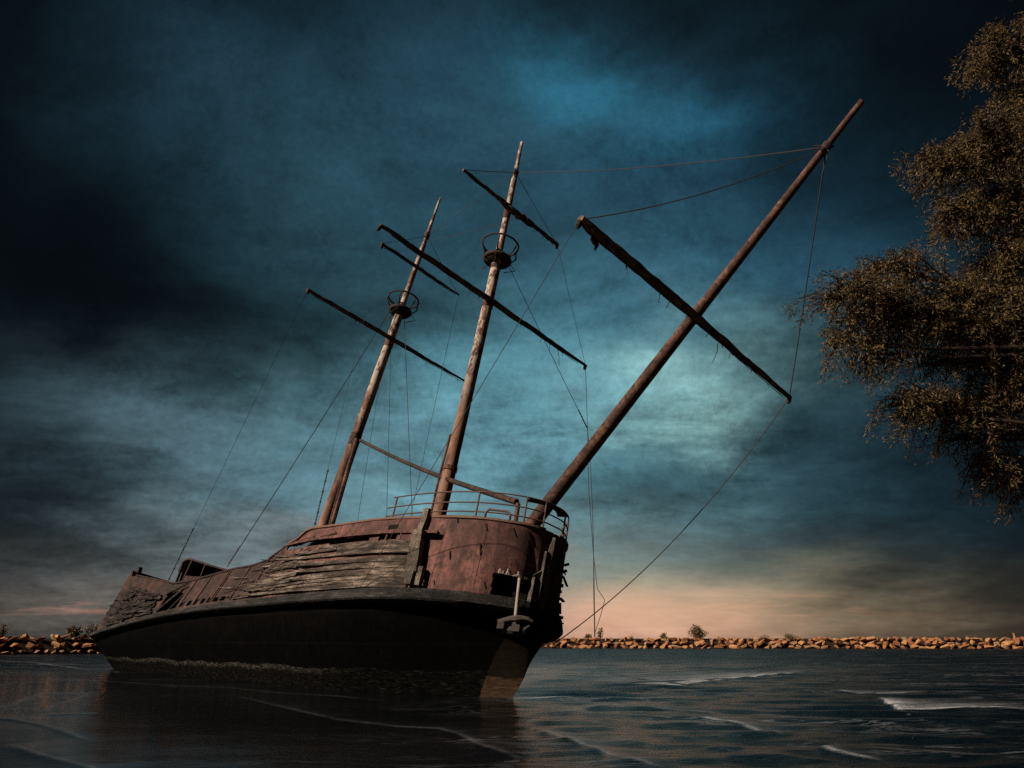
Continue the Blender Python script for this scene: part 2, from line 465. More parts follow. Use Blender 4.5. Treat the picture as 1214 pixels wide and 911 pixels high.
# ------------------------------------------------------------------ water, shore
def build_water():
    rs = np.concatenate([np.linspace(2, 11, 14), np.geomspace(11.3, 160, 560), np.geomspace(165, 9000, 40)])
    an = np.concatenate([np.linspace(-44, 44, 520), np.linspace(46, 314, 70)]) * math.pi / 180
    nr, na = len(rs), len(an)
    X = rs[:, None] * np.sin(an)[None, :]; Y = rs[:, None] * np.cos(an)[None, :]; D = rs[:, None] + 0 * X
    # the lee of the wreck lies calm, the open water right of the bow is ruffled
    cal = 1 / (1 + np.exp(-(X - .4 - (D - 26) * .05) / 1.6)); farl = 1 / (1 + np.exp(-(D - 60) / 8))
    rough = .035 + .96 * np.maximum(cal * 1.25, farl * 2.2)
    Z = np.zeros_like(X); rg = np.random.RandomState(4)
    for k in range(26):
        lam = rg.uniform(.45, 2.4); th = math.radians(rg.normal(78, 24)); kx, ky = math.cos(th) * 2 * math.pi / lam, math.sin(th) * 2 * math.pi / lam
        cell = D * .0075
        Z += .0034 * lam ** .8 * np.sin(kx * X + ky * Y + rg.uniform(0, 6.3)) * np.clip(1.6 - cell * 4 / lam, 0, 1)
    Z *= np.minimum(rough, 1)
    foam = np.zeros_like(X)
    # low breaking ridges: (photo points, height, half width, foam, softness behind the crest)
    ridges = [
        ([(606, 830), (660, 828), (720, 823), (760, 822), (800, 814), (840, 808), (910, 801), (960, 796)], .075, .55, 1.0, 4.5),
        ([(985, 819), (1010, 821), (1045, 823), (1100, 820)], .05, .3, .75, .8),
        ([(1043, 826), (1052, 835), (1066, 842), (1110, 843), (1160, 840), (1225, 843)], .10, .38, 1.25, 1.6),
        ([(628, 862), (665, 874), (700, 886), (730, 899), (790, 909)], .05, .28, .34, .9),
        ([(826, 850), (850, 853), (892, 863), (930, 872)], .05, .22, .6, .4),
        ([(974, 886), (984, 890), (1010, 895), (1045, 900)], .05, .14, .55, .2),
        ([(60, 805), (110, 807), (180, 812), (270, 816), (330, 822), (400, 826), (470, 833)], .03, .25, .12, .5),
        ([(270, 823), (330, 838), (400, 854), (470, 862), (520, 864), (545, 872), (580, 888), (640, 905)], .03, .3, .15, .6),
        ([(-40, 846), (10, 838), (50, 822), (110, 822), (60, 838), (52, 846)], .03, .35, .13, .6),
        ([(52, 848), (90, 847), (120, 845)], .03, .2, .18, .3), ([(-30, 850), (20, 854), (60, 862), (110, 880)], .03, .25, .13, .4),
        ([(10, 882), (50, 896), (90, 906), (120, 914)], .03, .4, .15, 1.0),
        ([(-20, 783), (40, 786), (105, 795)], .05, .6, .5, .8),
        ([(660, 846), (720, 836), (800, 842), (870, 848)], .05, .5, .25, 1.2),
    ]
    for pts, h, wd, fo, soft in ridges:
        P = [ground(*q) for q in pts]
        best = np.full(X.shape, 1e9); side = np.zeros_like(X); tt = np.zeros_like(X)
        nseg = len(P) - 1
        for i in range(nseg):
            ax, ay = P[i].x, P[i].y; bx, by = P[i + 1].x - ax, P[i + 1].y - ay; l2 = bx * bx + by * by
            t = np.clip(((X - ax) * bx + (Y - ay) * by) / l2, 0, 1)
            dx, dy = X - ax - t * bx, Y - ay - t * by; d = np.hypot(dx, dy); sd = np.sign(bx * dy - by * dx)
            m = d < best; best = np.where(m, d, best); side = np.where(m, sd, side); tt = np.where(m, (i + t) / nseg, tt)
        fade = np.clip(np.minimum(tt, 1 - tt) * 7, 0, 1)
        wv = np.where(side > 0, wd * 2.0, wd * .55)            # gentle back, steep front
        Z += h * .55 * np.exp(-(best / wv) ** 2) * fade
        fw_ = np.where(side > 0, soft, wd * .22)
        foam = np.maximum(foam, fo * np.where(side > 0, .50 * np.exp(-(best / .06) ** 2) + (.36 if fo >= 1 else .22 if fo > .5 else .09) * np.exp(-best / soft) + .2 * np.exp(-(best / (soft * .35)) ** 2), .5 * np.exp(-(best / .05) ** 2)) * fade)
    V = np.stack([X, Y, Z], -1).reshape(-1, 3)
    idx = np.arange(nr * na).reshape(nr, na); j2 = (np.arange(na) + 1) % na
    a = idx[:-1, :]; b = idx[1:, :]; c = idx[1:, j2]; d = idx[:-1, j2]
    Fq = np.stack([a, d, c, b], -1).reshape(-1, 4)
    me = bpy.data.meshes.new('water')
    me.vertices.add(len(V)); me.vertices.foreach_set('co', V.astype(np.float32).ravel())
    me.loops.add(Fq.size); me.loops.foreach_set('vertex_index', Fq.astype(np.int32).ravel())
    me.polygons.add(len(Fq)); me.polygons.foreach_set('loop_start', np.arange(0, Fq.size, 4, dtype=np.int32))
    me.update(calc_edges=True); me.validate()
    for nm, arr in (('foam', foam), ('rough', rough)):
        at = me.attributes.new(nm, 'FLOAT', 'POINT'); at.data.foreach_set('value', arr.astype(np.float32).ravel())
    me.shade_smooth(); me.materials.append(M_WATER)
    o = bpy.data.objects.new('water', me); C.objects.link(o); tag(o, kind='structure')


build_water()


def build_shore():
    v, f = [], []; nx, ny = 90, 50
    for j in range(ny):
        for i in range(nx):
            x = -60 + 120 * i / (nx - 1); y = -60 + 71.5 * j / (ny - 1)
            z = .55 * min(1, (9.3 - y + .9 * noise.noise(Vector((x * .25, 3, 1)))) / 4.0) + .10 * noise.noise(Vector((x * .5, y * .5, 0)))
            v.append((x, y, max(z, -1.2)))
    for j in range(ny - 1):
        for i in range(nx - 1):
            a = j * nx + i; f.append((a, a + 1, a + nx + 1, a + nx))
    tag(obj('shore', v, f, M_SHORE, None, True), kind='structure')


build_shore()
tag(obj('lake_bed', [(-9000, -9000, -3.2), (9000, -9000, -3.2), (9000, 9000, -3.2), (-9000, 9000, -3.2)], [(0, 1, 2, 3)], M_SHORE), kind='structure')

# ------------------------------------------------------------------ the wreck
ship = empty('shipwreck', ground(608, 828), (R(-13), 0, R(-46)))
tag(ship, 'rust-brown wrecked sailing ship with two masts and long bowsprit, listing aground in dark water', 'ship')


def I(tab):
    xs, ys = zip(*tab)
    return lambda x: float(np.interp(x, xs, ys))


ZG = I([(-36.3, 1.48), (-29.4, 1.92), (-23.4, 2.32), (-20.5, 2.46), (-16.9, 2.57), (-13.5, 2.62), (-9.9, 2.70), (-6.5, 2.70), (-2.9, 2.77), (-1, 2.80), (0, 2.85), (.6, 2.94)])
ZT = I([(-34.9, 5.72), (-34.35, 5.66), (-34.25, 5.22), (-33, 5.21), (-25.1, 4.19), (-23, 4.18), (-19.3, 4.42), (-17.7, 4.54), (-15.6, 4.57), (-14.3, 4.73),
        (-12.9, 5.27), (-12.8, 5.42), (-12, 5.54), (-11.4, 5.88), (-10.9, 5.95), (-8.8, 5.87), (-6.2, 5.81), (-3.4, 5.67), (-1.8, 5.66), (0, 5.63), (.8, 5.66)])


def bp(x, B, bow, L, n, m, tw):
    t = min(1, max(0, (x - (bow - L)) / L)); b = B * (1 - t ** n) ** (1 / m)
    if x < -24: b *= 1 - (1 - tw) * min(1.1, (-24 - x) / 12) ** 1.8
    return b


BOWG, BOWT = .55, .78


def BG(x): return bp(x, 3.75, BOWG, 7.5, 2.4, 2.1, .82)
def BT(x): return bp(x, 3.25, BOWT, 7.5, 2.4, 2.1, .80)


def sternx(k): return -36.2 + 1.6 * k ** .8


def side(s, k, off=0.0):
    """topside surface: s 0 stern .. 1 stem, k 0 guard .. 1 top; starboard point in ship axes (y to port)"""
    x0 = sternx(k); x1 = BOWG + (BOWT - BOWG) * k
    x = x0 + (x1 - x0) * s
    b = (1 - k) * BG(min(x, BOWG)) + k * BT(min(x, BOWT)) if x <= BOWG else k * BT(x) + (1 - k) * 0
    if s >= 1: b = 0
    z = ZG(x) + (ZT(x) - ZG(x)) * k
    return x, max(b, 0) + off, z


def kz(x, z): return (z - ZG(x)) / (ZT(x) - ZG(x))


def surf(x, z, off=0.0):
    k = min(1, max(0, kz(x, z))); b = (1 - k) * BG(min(x, BOWG)) + k * BT(min(x, BOWT))
    return Vector((x, -(b + off), z))


# lower hull
def build_hull():
    lv = [  # z, half beam, entrance length, m, stem x, stern x, stern taper
        (2.55, 3.62, 7.6, 2.0, .52, -36.1, .82), (2.2, 3.55, 8.0, 1.75, .52, -36.1, .80), (1.7, 3.36, 8.8, 1.5, .52, -36.0, .76), (1.2, 3.08, 9.6, 1.3, .50, -35.9, .72),
        (.7, 2.78, 10.4, 1.15, .42, -35.8, .68), (.25, 2.50, 11.0, 1.05, .18, -35.7, .62), (-.3, 2.15, 12, 1.0, -.25, -35.5, .55), (-1.0, 1.7, 13, 1, -.9, -35, .4), (-2.4, .9, 14, 1, -2.4, -34, .3)]
    NS = 150; v = []; f = []
    ss = [1 - (1 - i / (NS - 1)) ** 1.7 for i in range(NS)]
    for sgn in (-1, 1):
        b0 = len(v)
        for (z, B, L, m, xe, xs, tw) in lv:
            for s in ss:
                x = xs + (xe - xs) * s; b = bp(x, B, xe, L, 2.3, m, tw) if s < 1 else 0
                if s == 0: b = max(b, .1)
                wgt = max(0, (z + .3) / 2.85)
                zz = z + (ZG(x) - 2.75) * wgt + .012 * noise.noise(Vector((x * .8, z, 1)))
                v.append((x, sgn * (b + .025 * noise.noise(Vector((x * .7, z * 1.3, 4))) * (s < .98)), zz))
        for j in range(len(lv) - 1):
            for i in range(NS - 1):
                a = b0 + j * NS + i; q = (a, a + 1, a + NS + 1, a + NS); f.append(q if sgn < 0 else q[::-1])
    # transom
    n = len(lv) * NS
    for j in range(len(lv) - 1): f.append((j * NS, (j + 1) * NS, n + (j + 1) * NS, n + j * NS))
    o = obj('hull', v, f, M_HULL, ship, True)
    return o


build_hull()

HAWSE = [(-.08, 3.76), (.62, 3.80), (.62, 3.08), (-.07, 2.98)]


def inpoly(x, y, P):
    r = False; j = len(P) - 1
    for i in range(len(P)):
        (xi, yi), (xj, yj) = P[i], P[j]
        if (yi > y) != (yj > y) and x < (xj - xi) * (y - yi) / (yj - yi) + xi: r = not r
        j = i
    return r


def hole(x, z):
    if inpoly(x, z, HAWSE): return True
    if -12.6 < x < -1.95:                                     # long gap below the sheer strake
        t = ZT(x) - .62 if x > -10.5 else 5.33 - (x + 10.5) * -.03
        t = float(np.interp(x, [-12.7, -9.8, -4, -1.9], [5.27, 5.28, 5.05, 4.98])); b = float(np.interp(x, [-12.7, -9.8, -4, -1.9], [5.06, 5.02, 4.80, 4.77]))
        if b < z < t: return True
    if -24.9 < x < -22.3 and ZG(x) + .25 < z < ZT(x) - .35 - (x + 22.3) * -.1: return True
    for i in range(7):                                        # freeing ports along the waist
        xc = -21.6 + i * .78
        if abs(x - xc) < .25 and ZG(x) + .27 < z < ZG(x) + .55: return True
    return False


def build_topside():
    NS, NK = 520, 42; ss = [1 - (1 - i / (NS - 1)) ** 1.35 for i in range(NS)]
    for sgn, nm in ((-1, 'bulwark_plating'), (1, 'bulwark_plating')):
        v, f, mats = [], [], []
        for j in range(NK):
            k = j / (NK - 1)
            for s in ss:
                x, b, z = side(s, k)
                dent = .04 * noise.noise(Vector((x * .9, z * .9, sgn))) + .05 * noise.noise(Vector((x * .3, z * .4, 7 + sgn)))
                v.append((x, sgn * (b + dent * (b > .3)), z))
        for j in range(NK - 1):
            for i in range(NS - 1):
                a = j * NS + i; q = (a, a + 1, a + NS + 1, a + NS)
                cx = sum(v[t][0] for t in q) / 4; cz = sum(v[t][2] for t in q) / 4
                if sgn < 0 and hole(cx, cz): continue
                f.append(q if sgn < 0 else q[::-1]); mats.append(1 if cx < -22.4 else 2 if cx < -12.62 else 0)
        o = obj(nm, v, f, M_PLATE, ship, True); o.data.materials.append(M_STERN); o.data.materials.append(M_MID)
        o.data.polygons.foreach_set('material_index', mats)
        md = o.modifiers.new('thick', 'SOLIDIFY'); md.thickness = .07; md.offset = -1


build_topside()

# inner lining, deck and stern wall
v, f = [], []; xs = np.concatenate([np.linspace(-34.0, -.4, 56), [0, .2, .36, .46]])
for x in xs:
    for (y, z) in ((-1, 0), (-1, 1), (1, 1), (1, 0)):
        zz = ZG(x) - .1 if z == 0 else ZT(x) - (.12 if x > -13.4 else .75)
        v.append((x, y * max(.1, (BT(x) - .55)), zz))
for i in range(len(xs) - 1):
    for k in range(3): f.append((i * 4 + k, i * 4 + k + 1, (i + 1) * 4 + k + 1, (i + 1) * 4 + k))
obj('deck', v, f, M_INNER, ship)
v, f = [], []; n = 14
for j in range(n):
    k = j / (n - 1); x, b, z = side(0, k)
    for q in (-1, -.5, 0, .5, 1): v.append((x - .12 * (1 - q * q), q * b, z))
for j in range(n - 1):
    for q in range(4): a = j * 5 + q; f.append((a, a + 5, a + 6, a + 1))
o = obj('transom', v, f, M_STERN, ship, True); md = o.modifiers.new('thick', 'SOLIDIFY'); md.thickness = .1


def sweep(section, xs, fn, name, mat, seg_jit=0.0, both=True):
    """section: (outward, up) polygon swept along fn(x) -> (halfbreadth, z)"""
    mb = MB()
    for sgn in ((-1, 1) if both else (-1,)):
        b0 = len(mb.v); n = len(section)
        for i, x in enumerate(xs):
            y, z = fn(x); x2 = xs[min(i + 1, len(xs) - 1)]; x1 = xs[max(0, i - 1)]
            tx, ty = x2 - x1, fn(x2)[0] - fn(x1)[0]; l = math.hypot(tx, ty); nx, ny = -ty / l, tx / l
            if ny < 0: nx, ny = -nx, -ny
            for (o_, u_) in section:
                j = rnd.uniform(-seg_jit, seg_jit)
                kk = 1 if name != 'rubbing_strake' else float(np.interp(x, [-36, -16, -4], [.62, .78, 1])); mb.v.append(Vector((x + nx * (o_ + j), sgn * (y + ny * (o_ + j)), z + u_ * kk + j)))
        for i in range(len(xs) - 1):
            for k in range(n):
                k2 = (k + 1) % n; q = (b0 + i * n + k, b0 + i * n + k2, b0 + (i + 1) * n + k2, b0 + (i + 1) * n + k)
                mb.f.append(q[::-1] if sgn < 0 else q)
        mb.f.append(tuple(b0 + k for k in range(n))); mb.f.append(tuple(b0 + (len(xs) - 1) * n + k for k in reversed(range(n))))
    return mb.build(name, mat, ship)


XS = [-36.2 + 36.75 * (1 - (1 - i / 159) ** 1.8) for i in range(160)]
sweep([(-.12, .20), (.12, .19), (.20, .15), (.27, -.18), (.20, -.24), (-.12, -.28)], XS[:-1], lambda x: (BG(x), ZG(x) - .05), 'rubbing_strake', M_STRAKE, .008)
XC = [-12.7 + 13.45 * (1 - (1 - i / 89) ** 1.8) for i in range(90)]
sweep([(-.10, -.03), (.05, -.03), (.05, .05), (-.10, .05)], XC[:-1], lambda x: (BT(x), ZT(x)), 'cap_rail', M_CAP, .004)
XW = list(np.linspace(-33.0, -12.95, 60))
sweep([(-.12, -.02), (.05, -.02), (.05, .06), (-.12, .06)], XW, lambda x: (BT(x), ZT(x)), 'waist_rail', M_STERN, .006)
# lip below the sheer strake
XL = list(np.linspace(-12.7, -2.2, 60))
sweep([(0, 0), (.10, 0), (.10, .10), (0, .10)], XL, lambda x: (-surf(x, float(np.interp(x, [-12.7, -9.8, -4, -1.9], [5.27, 5.28, 5.05, 4.98]))).y, float(np.interp(x, [-12.7, -9.8, -4, -1.9], [5.27, 5.28, 5.05, 4.98]))), 'sheer_strake', M_PLATE, .006, False)

# weathered wooden planking on the starboard side, torn towards the stern


def plank(mb, x0, x1, z0, z1, h, off, thk, wob=.012, taper=True, lift=0.0):
    n = max(3, int(abs(x1 - x0) / .22)); b0 = len(mb.v); sd = rnd.uniform(0, 99)
    for i in range(n + 1):
        t = i / n; x = x0 + (x1 - x0) * t; zc = z0 + (z1 - z0) * t
        hh = h * (1 + .10 * noise.noise(Vector((x * 2.2, sd, 0))))
        if taper: hh *= min(1, .25 + .75 * min(1, (1 - t) * n / 2.5 + rnd.uniform(0, .2)))
        of = off + wob * noise.noise(Vector((x * 1.1, sd, 5))) + lift * max(0, t - .5) ** 2 * 4
        lo, hi = zc - hh / 2 + .012 * noise.noise(Vector((x * 3, sd, 2))), zc + hh / 2 + .012 * noise.noise(Vector((x * 3, sd, 9)))
        for (z, o2) in ((lo, of), (hi, of), (hi, of + thk), (lo, of + thk)): mb.v.append(surf(x, z, o2) if z > ZG(x) else surf(x, ZG(x), o2))
    for i in range(n):
        for k in range(4): mb.f.append((b0 + i * 4 + k, b0 + (i + 1) * 4 + k, b0 + (i + 1) * 4 + (k + 1) % 4, b0 + i * 4 + (k + 1) % 4))
    mb.f.append((b0, b0 + 1, b0 + 2, b0 + 3)); e = b0 + n * 4; mb.f.append((e + 3, e + 2, e + 1, e))


mb = MB(); rows = 15
for r in range(rows):
    tr = r / (rows - 1)
    x = -2.75 - .02 * r; xend = [-16.6, -15.9, -15.4, -14.2, -14.9, -13.9, -13.5, -12.6, -13.0, -13.3, -12.7, -12.3, -12.5, -11.4, -9.6][r]

    def zr(x): return ZG(x) + .21 + (float(np.interp(x, [-17, -12.7, -9.8, -4, -1.9], [4.3, 4.95, 4.98, 4.74, 4.70])) - ZG(x) - .29) * tr
    while x > xend + .3:
        ln = rnd.uniform(4.5, 8.5); x2 = max(x - ln, xend + rnd.uniform(-.5, .3)); torn = x2 < -9.5 and rnd.random() < .75
        if not (torn and rnd.random() < .12):
            plank(mb, x, x2, zr(x), zr(x2) + (rnd.uniform(-.10, .10) if torn else 0), (.118 if r < 14 else .15) * (1 if x > -9 else rnd.uniform(.75, 1.3)), .03, rnd.uniform(.05, .10), .02 if x > -9 else .05, torn, rnd.uniform(0, .16) if torn else 0)
        x = x2 - (.012 if x > -9 else rnd.uniform(.02, .3))
for i in range(60):                                           # splinters at the torn end
    x = rnd.uniform(-16.2, -9.5); r = rnd.random(); z = ZG(x) + .35 + r * (4.6 - ZG(x)) * min(1, (x + 19) / 7); ln = rnd.uniform(.4, 1.9)
    plank(mb, x, x - ln, z, z + rnd.uniform(-.12, .18), rnd.uniform(.02, .07), rnd.uniform(.06, .10), .03, .03, True, rnd.uniform(0, .25))
mb.build('wood_planking', M_WOOD, ship)
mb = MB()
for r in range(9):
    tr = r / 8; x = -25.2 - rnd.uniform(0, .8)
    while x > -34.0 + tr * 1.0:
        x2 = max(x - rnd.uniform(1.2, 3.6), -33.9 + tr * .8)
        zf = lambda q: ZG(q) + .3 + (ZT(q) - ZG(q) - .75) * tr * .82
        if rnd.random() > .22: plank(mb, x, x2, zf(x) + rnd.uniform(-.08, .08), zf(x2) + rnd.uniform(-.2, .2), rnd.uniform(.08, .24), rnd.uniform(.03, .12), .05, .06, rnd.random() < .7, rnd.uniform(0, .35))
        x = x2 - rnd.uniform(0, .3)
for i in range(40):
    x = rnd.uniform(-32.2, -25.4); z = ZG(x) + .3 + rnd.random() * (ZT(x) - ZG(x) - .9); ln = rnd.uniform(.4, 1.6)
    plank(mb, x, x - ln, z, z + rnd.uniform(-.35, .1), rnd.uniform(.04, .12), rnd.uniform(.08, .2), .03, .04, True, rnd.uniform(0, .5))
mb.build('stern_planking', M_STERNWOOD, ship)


def strut(mb, xa, za, xb, zb, off, wd, th):
    mb.bar(surf(xa, za, off), surf(xb, zb, off), wd, th, up=(0, 1, 0))


for q in ((-24.9, 2.55, -22.6, 4.1, -.02, .12, .10), (-25.0, 3.55, -22.9, 4.08, .03, .10, .08), (-23.6, 2.5, -22.5, 3.7, -.12, .08, .08)):
    mb = MB(); strut(mb, *q); mb.build('brace', M_STERNWOOD, ship)
for x in (-21.9, -20.15, -18.2, -17.95, -16.0, -14.2):        # upright stiffeners on the waist plating
    mb = MB(); strut(mb, x, ZG(x) + .28, x + .18, ZT(x) - .05, .03, .035, .05); mb.build('stiffener', M_CAP, ship)

# vertical timber fender and the stem timbers
mb = MB()


def timb(x, za, zb, wd, th, off, tilt=0.0):
    n = 9; b0 = len(mb.v)
    for i in range(n):
        t = i / (n - 1); z = za + (zb - za) * t; p = surf(x + tilt * t, min(z, ZT(x)), off); p.z = z
        t2 = surf(x + tilt * t + .1, min(z, ZT(x)), off) - surf(x + tilt * t - .1, min(z, ZT(x)), off); t2.z = 0; t2.normalize(); nn = Vector((t2.y, -t2.x, 0))
        ww = wd / 2 * (1 + rnd.uniform(-.05, .05))
        for (a, c) in ((-ww, 0), (ww, 0), (ww * .93, th), (-ww * .93, th)): mb.v.append(p + t2 * (a + rnd.uniform(-.008, .008)) + nn * c)
    for i in range(n - 1):
        for k in range(4): mb.f.append((b0 + i * 4 + k, b0 + i * 4 + (k + 1) % 4, b0 + (i + 1) * 4 + (k + 1) % 4, b0 + (i + 1) * 4 + k))
    mb.f.append((b0 + 3, b0 + 2, b0 + 1, b0)); e = b0 + 4 * (n - 1); mb.f.append((e, e + 1, e + 2, e + 3))


timb(-2.93, 5.02, 5.95, .30, .16, .05, .02); timb(-2.55, 3.45, 5.06, .50, .24, .12, -.32)
timb(-2.52, 2.98, 3.52, .30, .26, .12, -.02); timb(-2.2, 2.98, 3.66, .20, .20, .10, -.06); timb(-2.36, 3.0, 3.2, .7, .12, .05)
mb.build('timber_post', M_TIMBER, ship)
mb = MB()
P0 = [(.60, 0, 2.95), (.68, 0, 3.6), (.74, 0, 4.3), (.82, 0, 5.0), (.86, 0, 5.45)]
mb.tube([Vector(p) for p in P0], [.20, .2, .17, .15, .11], 6, True, .12)
mb.bar((.60, -.34, 2.85), (.62, -.30, 3.9), .40, .18, (1, 0, 0)); mb.bar((.70, -.16, 3.0), (.80, -.18, 4.9), .16, .14, (1, 0, 0)); mb.bar((.58, -.42, 3.9), (.74, -.2, 4.12), .22, .06, (1, 0, 0))
mb.build('stem_post', M_TIMBER, ship)
# broken frames and hanging fragments on the port bow
for i in range(34):
    x = rnd.uniform(-2.6, .4); k = rnd.random(); z = ZG(x) + .1 + k * (ZT(x) - ZG(x) - .3); p = surf(x, z, .04); p.y = -p.y
    q = p + Vector((rnd.uniform(-.1, .25), rnd.uniform(.05, .22), rnd.uniform(-.5, .25))); MB().bar(p, q, rnd.uniform(.05, .2), rnd.uniform(.04, .1)).build('broken_timber', M_INNER, ship)
mb = MB()
for i, (x, z0, z1) in enumerate(((-.56, 5.22, 5.45), (.2, 5.17, 5.44), (.50, 4.98, 5.42), (-.6, 4.3, 4.7), (-1.53, 4.05, 4.35), (-.28, 2.98 + .2, 3.4), (-1.62, 5.45, 5.62), (-1.8, 3.1, 3.25), (-.12, 3.8, 4.0))):
    mb = MB(); strut(mb, x, z1, x + .07, z0, .005, .045, .03); mb.build('slot_shade_strip', M_INNER, ship)  # thin dark strips laid on the plating, painting the shade inside narrow slots
mb = MB()
for x in (-.52, -1.95):
    pts = [surf(x, ZG(x) + .25 + t * (ZT(x) - ZG(x) - .3), .012) for t in np.linspace(0, 1, 9)]
    MB().tube(pts, .006, 5).build('plate_seam', M_PLATE, ship)
mb = MB()                                                     # splintered pale edge over the hawse opening
for i in range(22):
    x = .02 + .48 * i / 21; p = surf(x, 3.77, .03); q = surf(x, 3.77 + rnd.uniform(.02, .14) * (1 + .6 * math.sin(i * .9)), .03); mb.bar(p, q, .085, .012, up=(0, 1, 0))
mb.build('splintered_edge', M_SALT, ship)
# small dark port and bits on the sheer strake
mb = MB(); 
for (x, z, a, b) in ((-4.6, 5.37, .55, .16),):
    strut(mb, x - a / 2, z, x + a / 2, z, .004, b, .03)
mb.build('scupper', M_INNER, ship)
mb = MB()
for (xa, xb, z) in ((-9.6, -8.5, 5.42), (-11.3, -10.2, 5.42)):
    MB().tube([surf(xa, z - .1, .06), surf(xa, z, .1), surf(xb, z + .06, .1), surf(xb, z - .06, .06)], .03, 6).build('fender_iron', M_CAP, ship)
for x in (-9.4, -4.7, -3.9, -11.0): MB().tube([surf(x, 4.72, .05), surf(x, 5.02, .05)], .035, 6).build('bracket', M_CAP, ship)
mb = MB()                                                     # stub blocks standing in the gap
for (xa, xb) in ((-5.75, -5.15), (-4.1, -3.1)):
    mb = MB(); mb.box8([surf(xa, 4.74, -.02), surf(xb, 4.74, -.02), surf(xb, 4.74, .05), surf(xa, 4.74, .05), surf(xa, 4.98, -.02), surf(xb, 4.98, -.02), surf(xb, 4.98, .05), surf(xa, 4.98, .05)]); mb.build('filler_block', M_PLATE, ship)

# deck house at the waist
mb = MB()
mb.box((-27.5, -2.15, 3.6), (-27.38, 2.1, 5.85)); mb.box((-27.38, 1.9, 3.6), (-20.3, 2.05, 4.8))
house = mb.build('deckhouse', M_STERN, ship)
v = []; f = []
prof = [(-27.75, 5.30), (-27.62, 5.86), (-27.2, 6.0), (-26.5, 5.99), (-24.0, 5.52), (-20.0, 4.84)]
for y in (-2.3, 2.2):
    for (x, z) in prof: v.append((x, y, z))
n = len(prof)
for i in range(n - 1): f.append((i, i + 1, n + i + 1, n + i))
o = obj('roof', v, f, M_STERN, house); md = o.modifiers.new('t', 'SOLIDIFY'); md.thickness = .09; md.offset = 0
mb = MB()
for (a, b) in (((-27.55, -2.25, 4.2), (-27.5, -2.25, 5.8)), ((-26.7, -2.25, 4.2), (-26.2, -2.25, 5.9)), ((-24.2, -2.25, 3.9), (-24.0, -2.25, 5.45))): MB().bar(a, b, .12, .12, (0, 1, 0)).build('stanchion', M_DARKRUST, house)
mb = MB(); mb.box8([(-26.5, -2.28, 3.9), (-20.5, -2.28, 3.9), (-20.5, -2.2, 3.9), (-26.5, -2.2, 3.9), (-26.5, -2.28, 5.0), (-20.5, -2.28, 4.5), (-20.5, -2.2, 4.5), (-26.5, -2.2, 5.0)])
mb.build('side_wall', M_STERN, house)
mb = MB(); mb.bar((-34.7, -2.2, 4.6), (-34.55, -2.35, 6.0), .30, .22, (0, 1, 0)); mb.build('stern_post', M_STERNWOOD, ship)

# railing round the forecastle
rl = empty('railing'); rl.parent = ship
def rail_pt(x, z): return Vector((x, -(BT(min(x, BOWT)) - .10), z))


XR = [-5.46 + (6.2) * (1 - (1 - i / 47) ** 1.9) for i in range(48)]


def rail_path(z, x0):
    p = [rail_pt(x, z + .0) for x in XR if x > x0]
    q = [Vector((a.x, -a.y, a.z)) for a in reversed(p) if a.x > -.9]
    return p + q


for z, x0, nm in ((6.68, -5.46, 'rail'), (6.27, -5.5, 'rail'), (5.92, -5.5, 'rail')):
    MB().tube(rail_path(z, x0), .027, 7).build(nm, M_RAIL, rl, True)
for (x, sg) in ((-5.0, -1), (-1.05, -1), (.36, -1), (.70, -1), (.62, 1), (.1, 1), (-.8, 1)):
    p = rail_pt(x, 6.68); q = rail_pt(x, ZT(x)); p.y *= -sg; q.y *= -sg
    MB().tube([p, q], .036, 7).build('post', M_RAIL, rl)
v = []; f = []                                                # bow plate on the top rail
top = [rail_pt(x, 6.70) for x in XR if x > .38]; top += [Vector((a.x, -a.y, a.z)) for a in reversed(top)]
inn = [Vector((a.x - .28 - .1 * abs(a.y), a.y * .8, a.z)) for a in top]
n = len(top); v = top + inn
for i in range(n - 1): f.append((i, i + 1, n + i + 1, n + i))
o = obj('bow_plate', v, f, M_DARKRUST, rl); md = o.modifiers.new('t', 'SOLIDIFY'); md.thickness = .05
# pipe arch and post by the rail
x1, x2 = -.72, .02
a = rail_pt(x1, 5.62); b = rail_pt(x2, 5.6); hh = Vector((0, 0, .42))
MB().tube([a, a + hh * .7, a + hh + (b - a) * .12, b + hh - (b - a) * .12, b + hh * .75, b], .045, 8).build('pipe_arch', M_RAIL, ship, True)
MB().tube([(-.95, -.3, 5.0), (-1.0, -.3, 6.9)], .09, 8).build('bollard_post', M_RUST, ship)


# masts -----------------------------------------------------------------
def spar_pts(a, b, n, jit=0.0):
    a, b = Vector(a), Vector(b); out = []
    for i in range(n + 1):
        t = i / n; p = a.lerp(b, t)
        if jit: p += Vector((noise.noise(Vector((t * 9, a.x, 1))), noise.noise(Vector((t * 9, a.x, 4))), noise.noise(Vector((t * 9, a.x, 8))))) * jit
        out.append(p)
    return out


def taper(tab, n): 
    fn = I(tab); return [fn(i / n) for i in range(n + 1)]


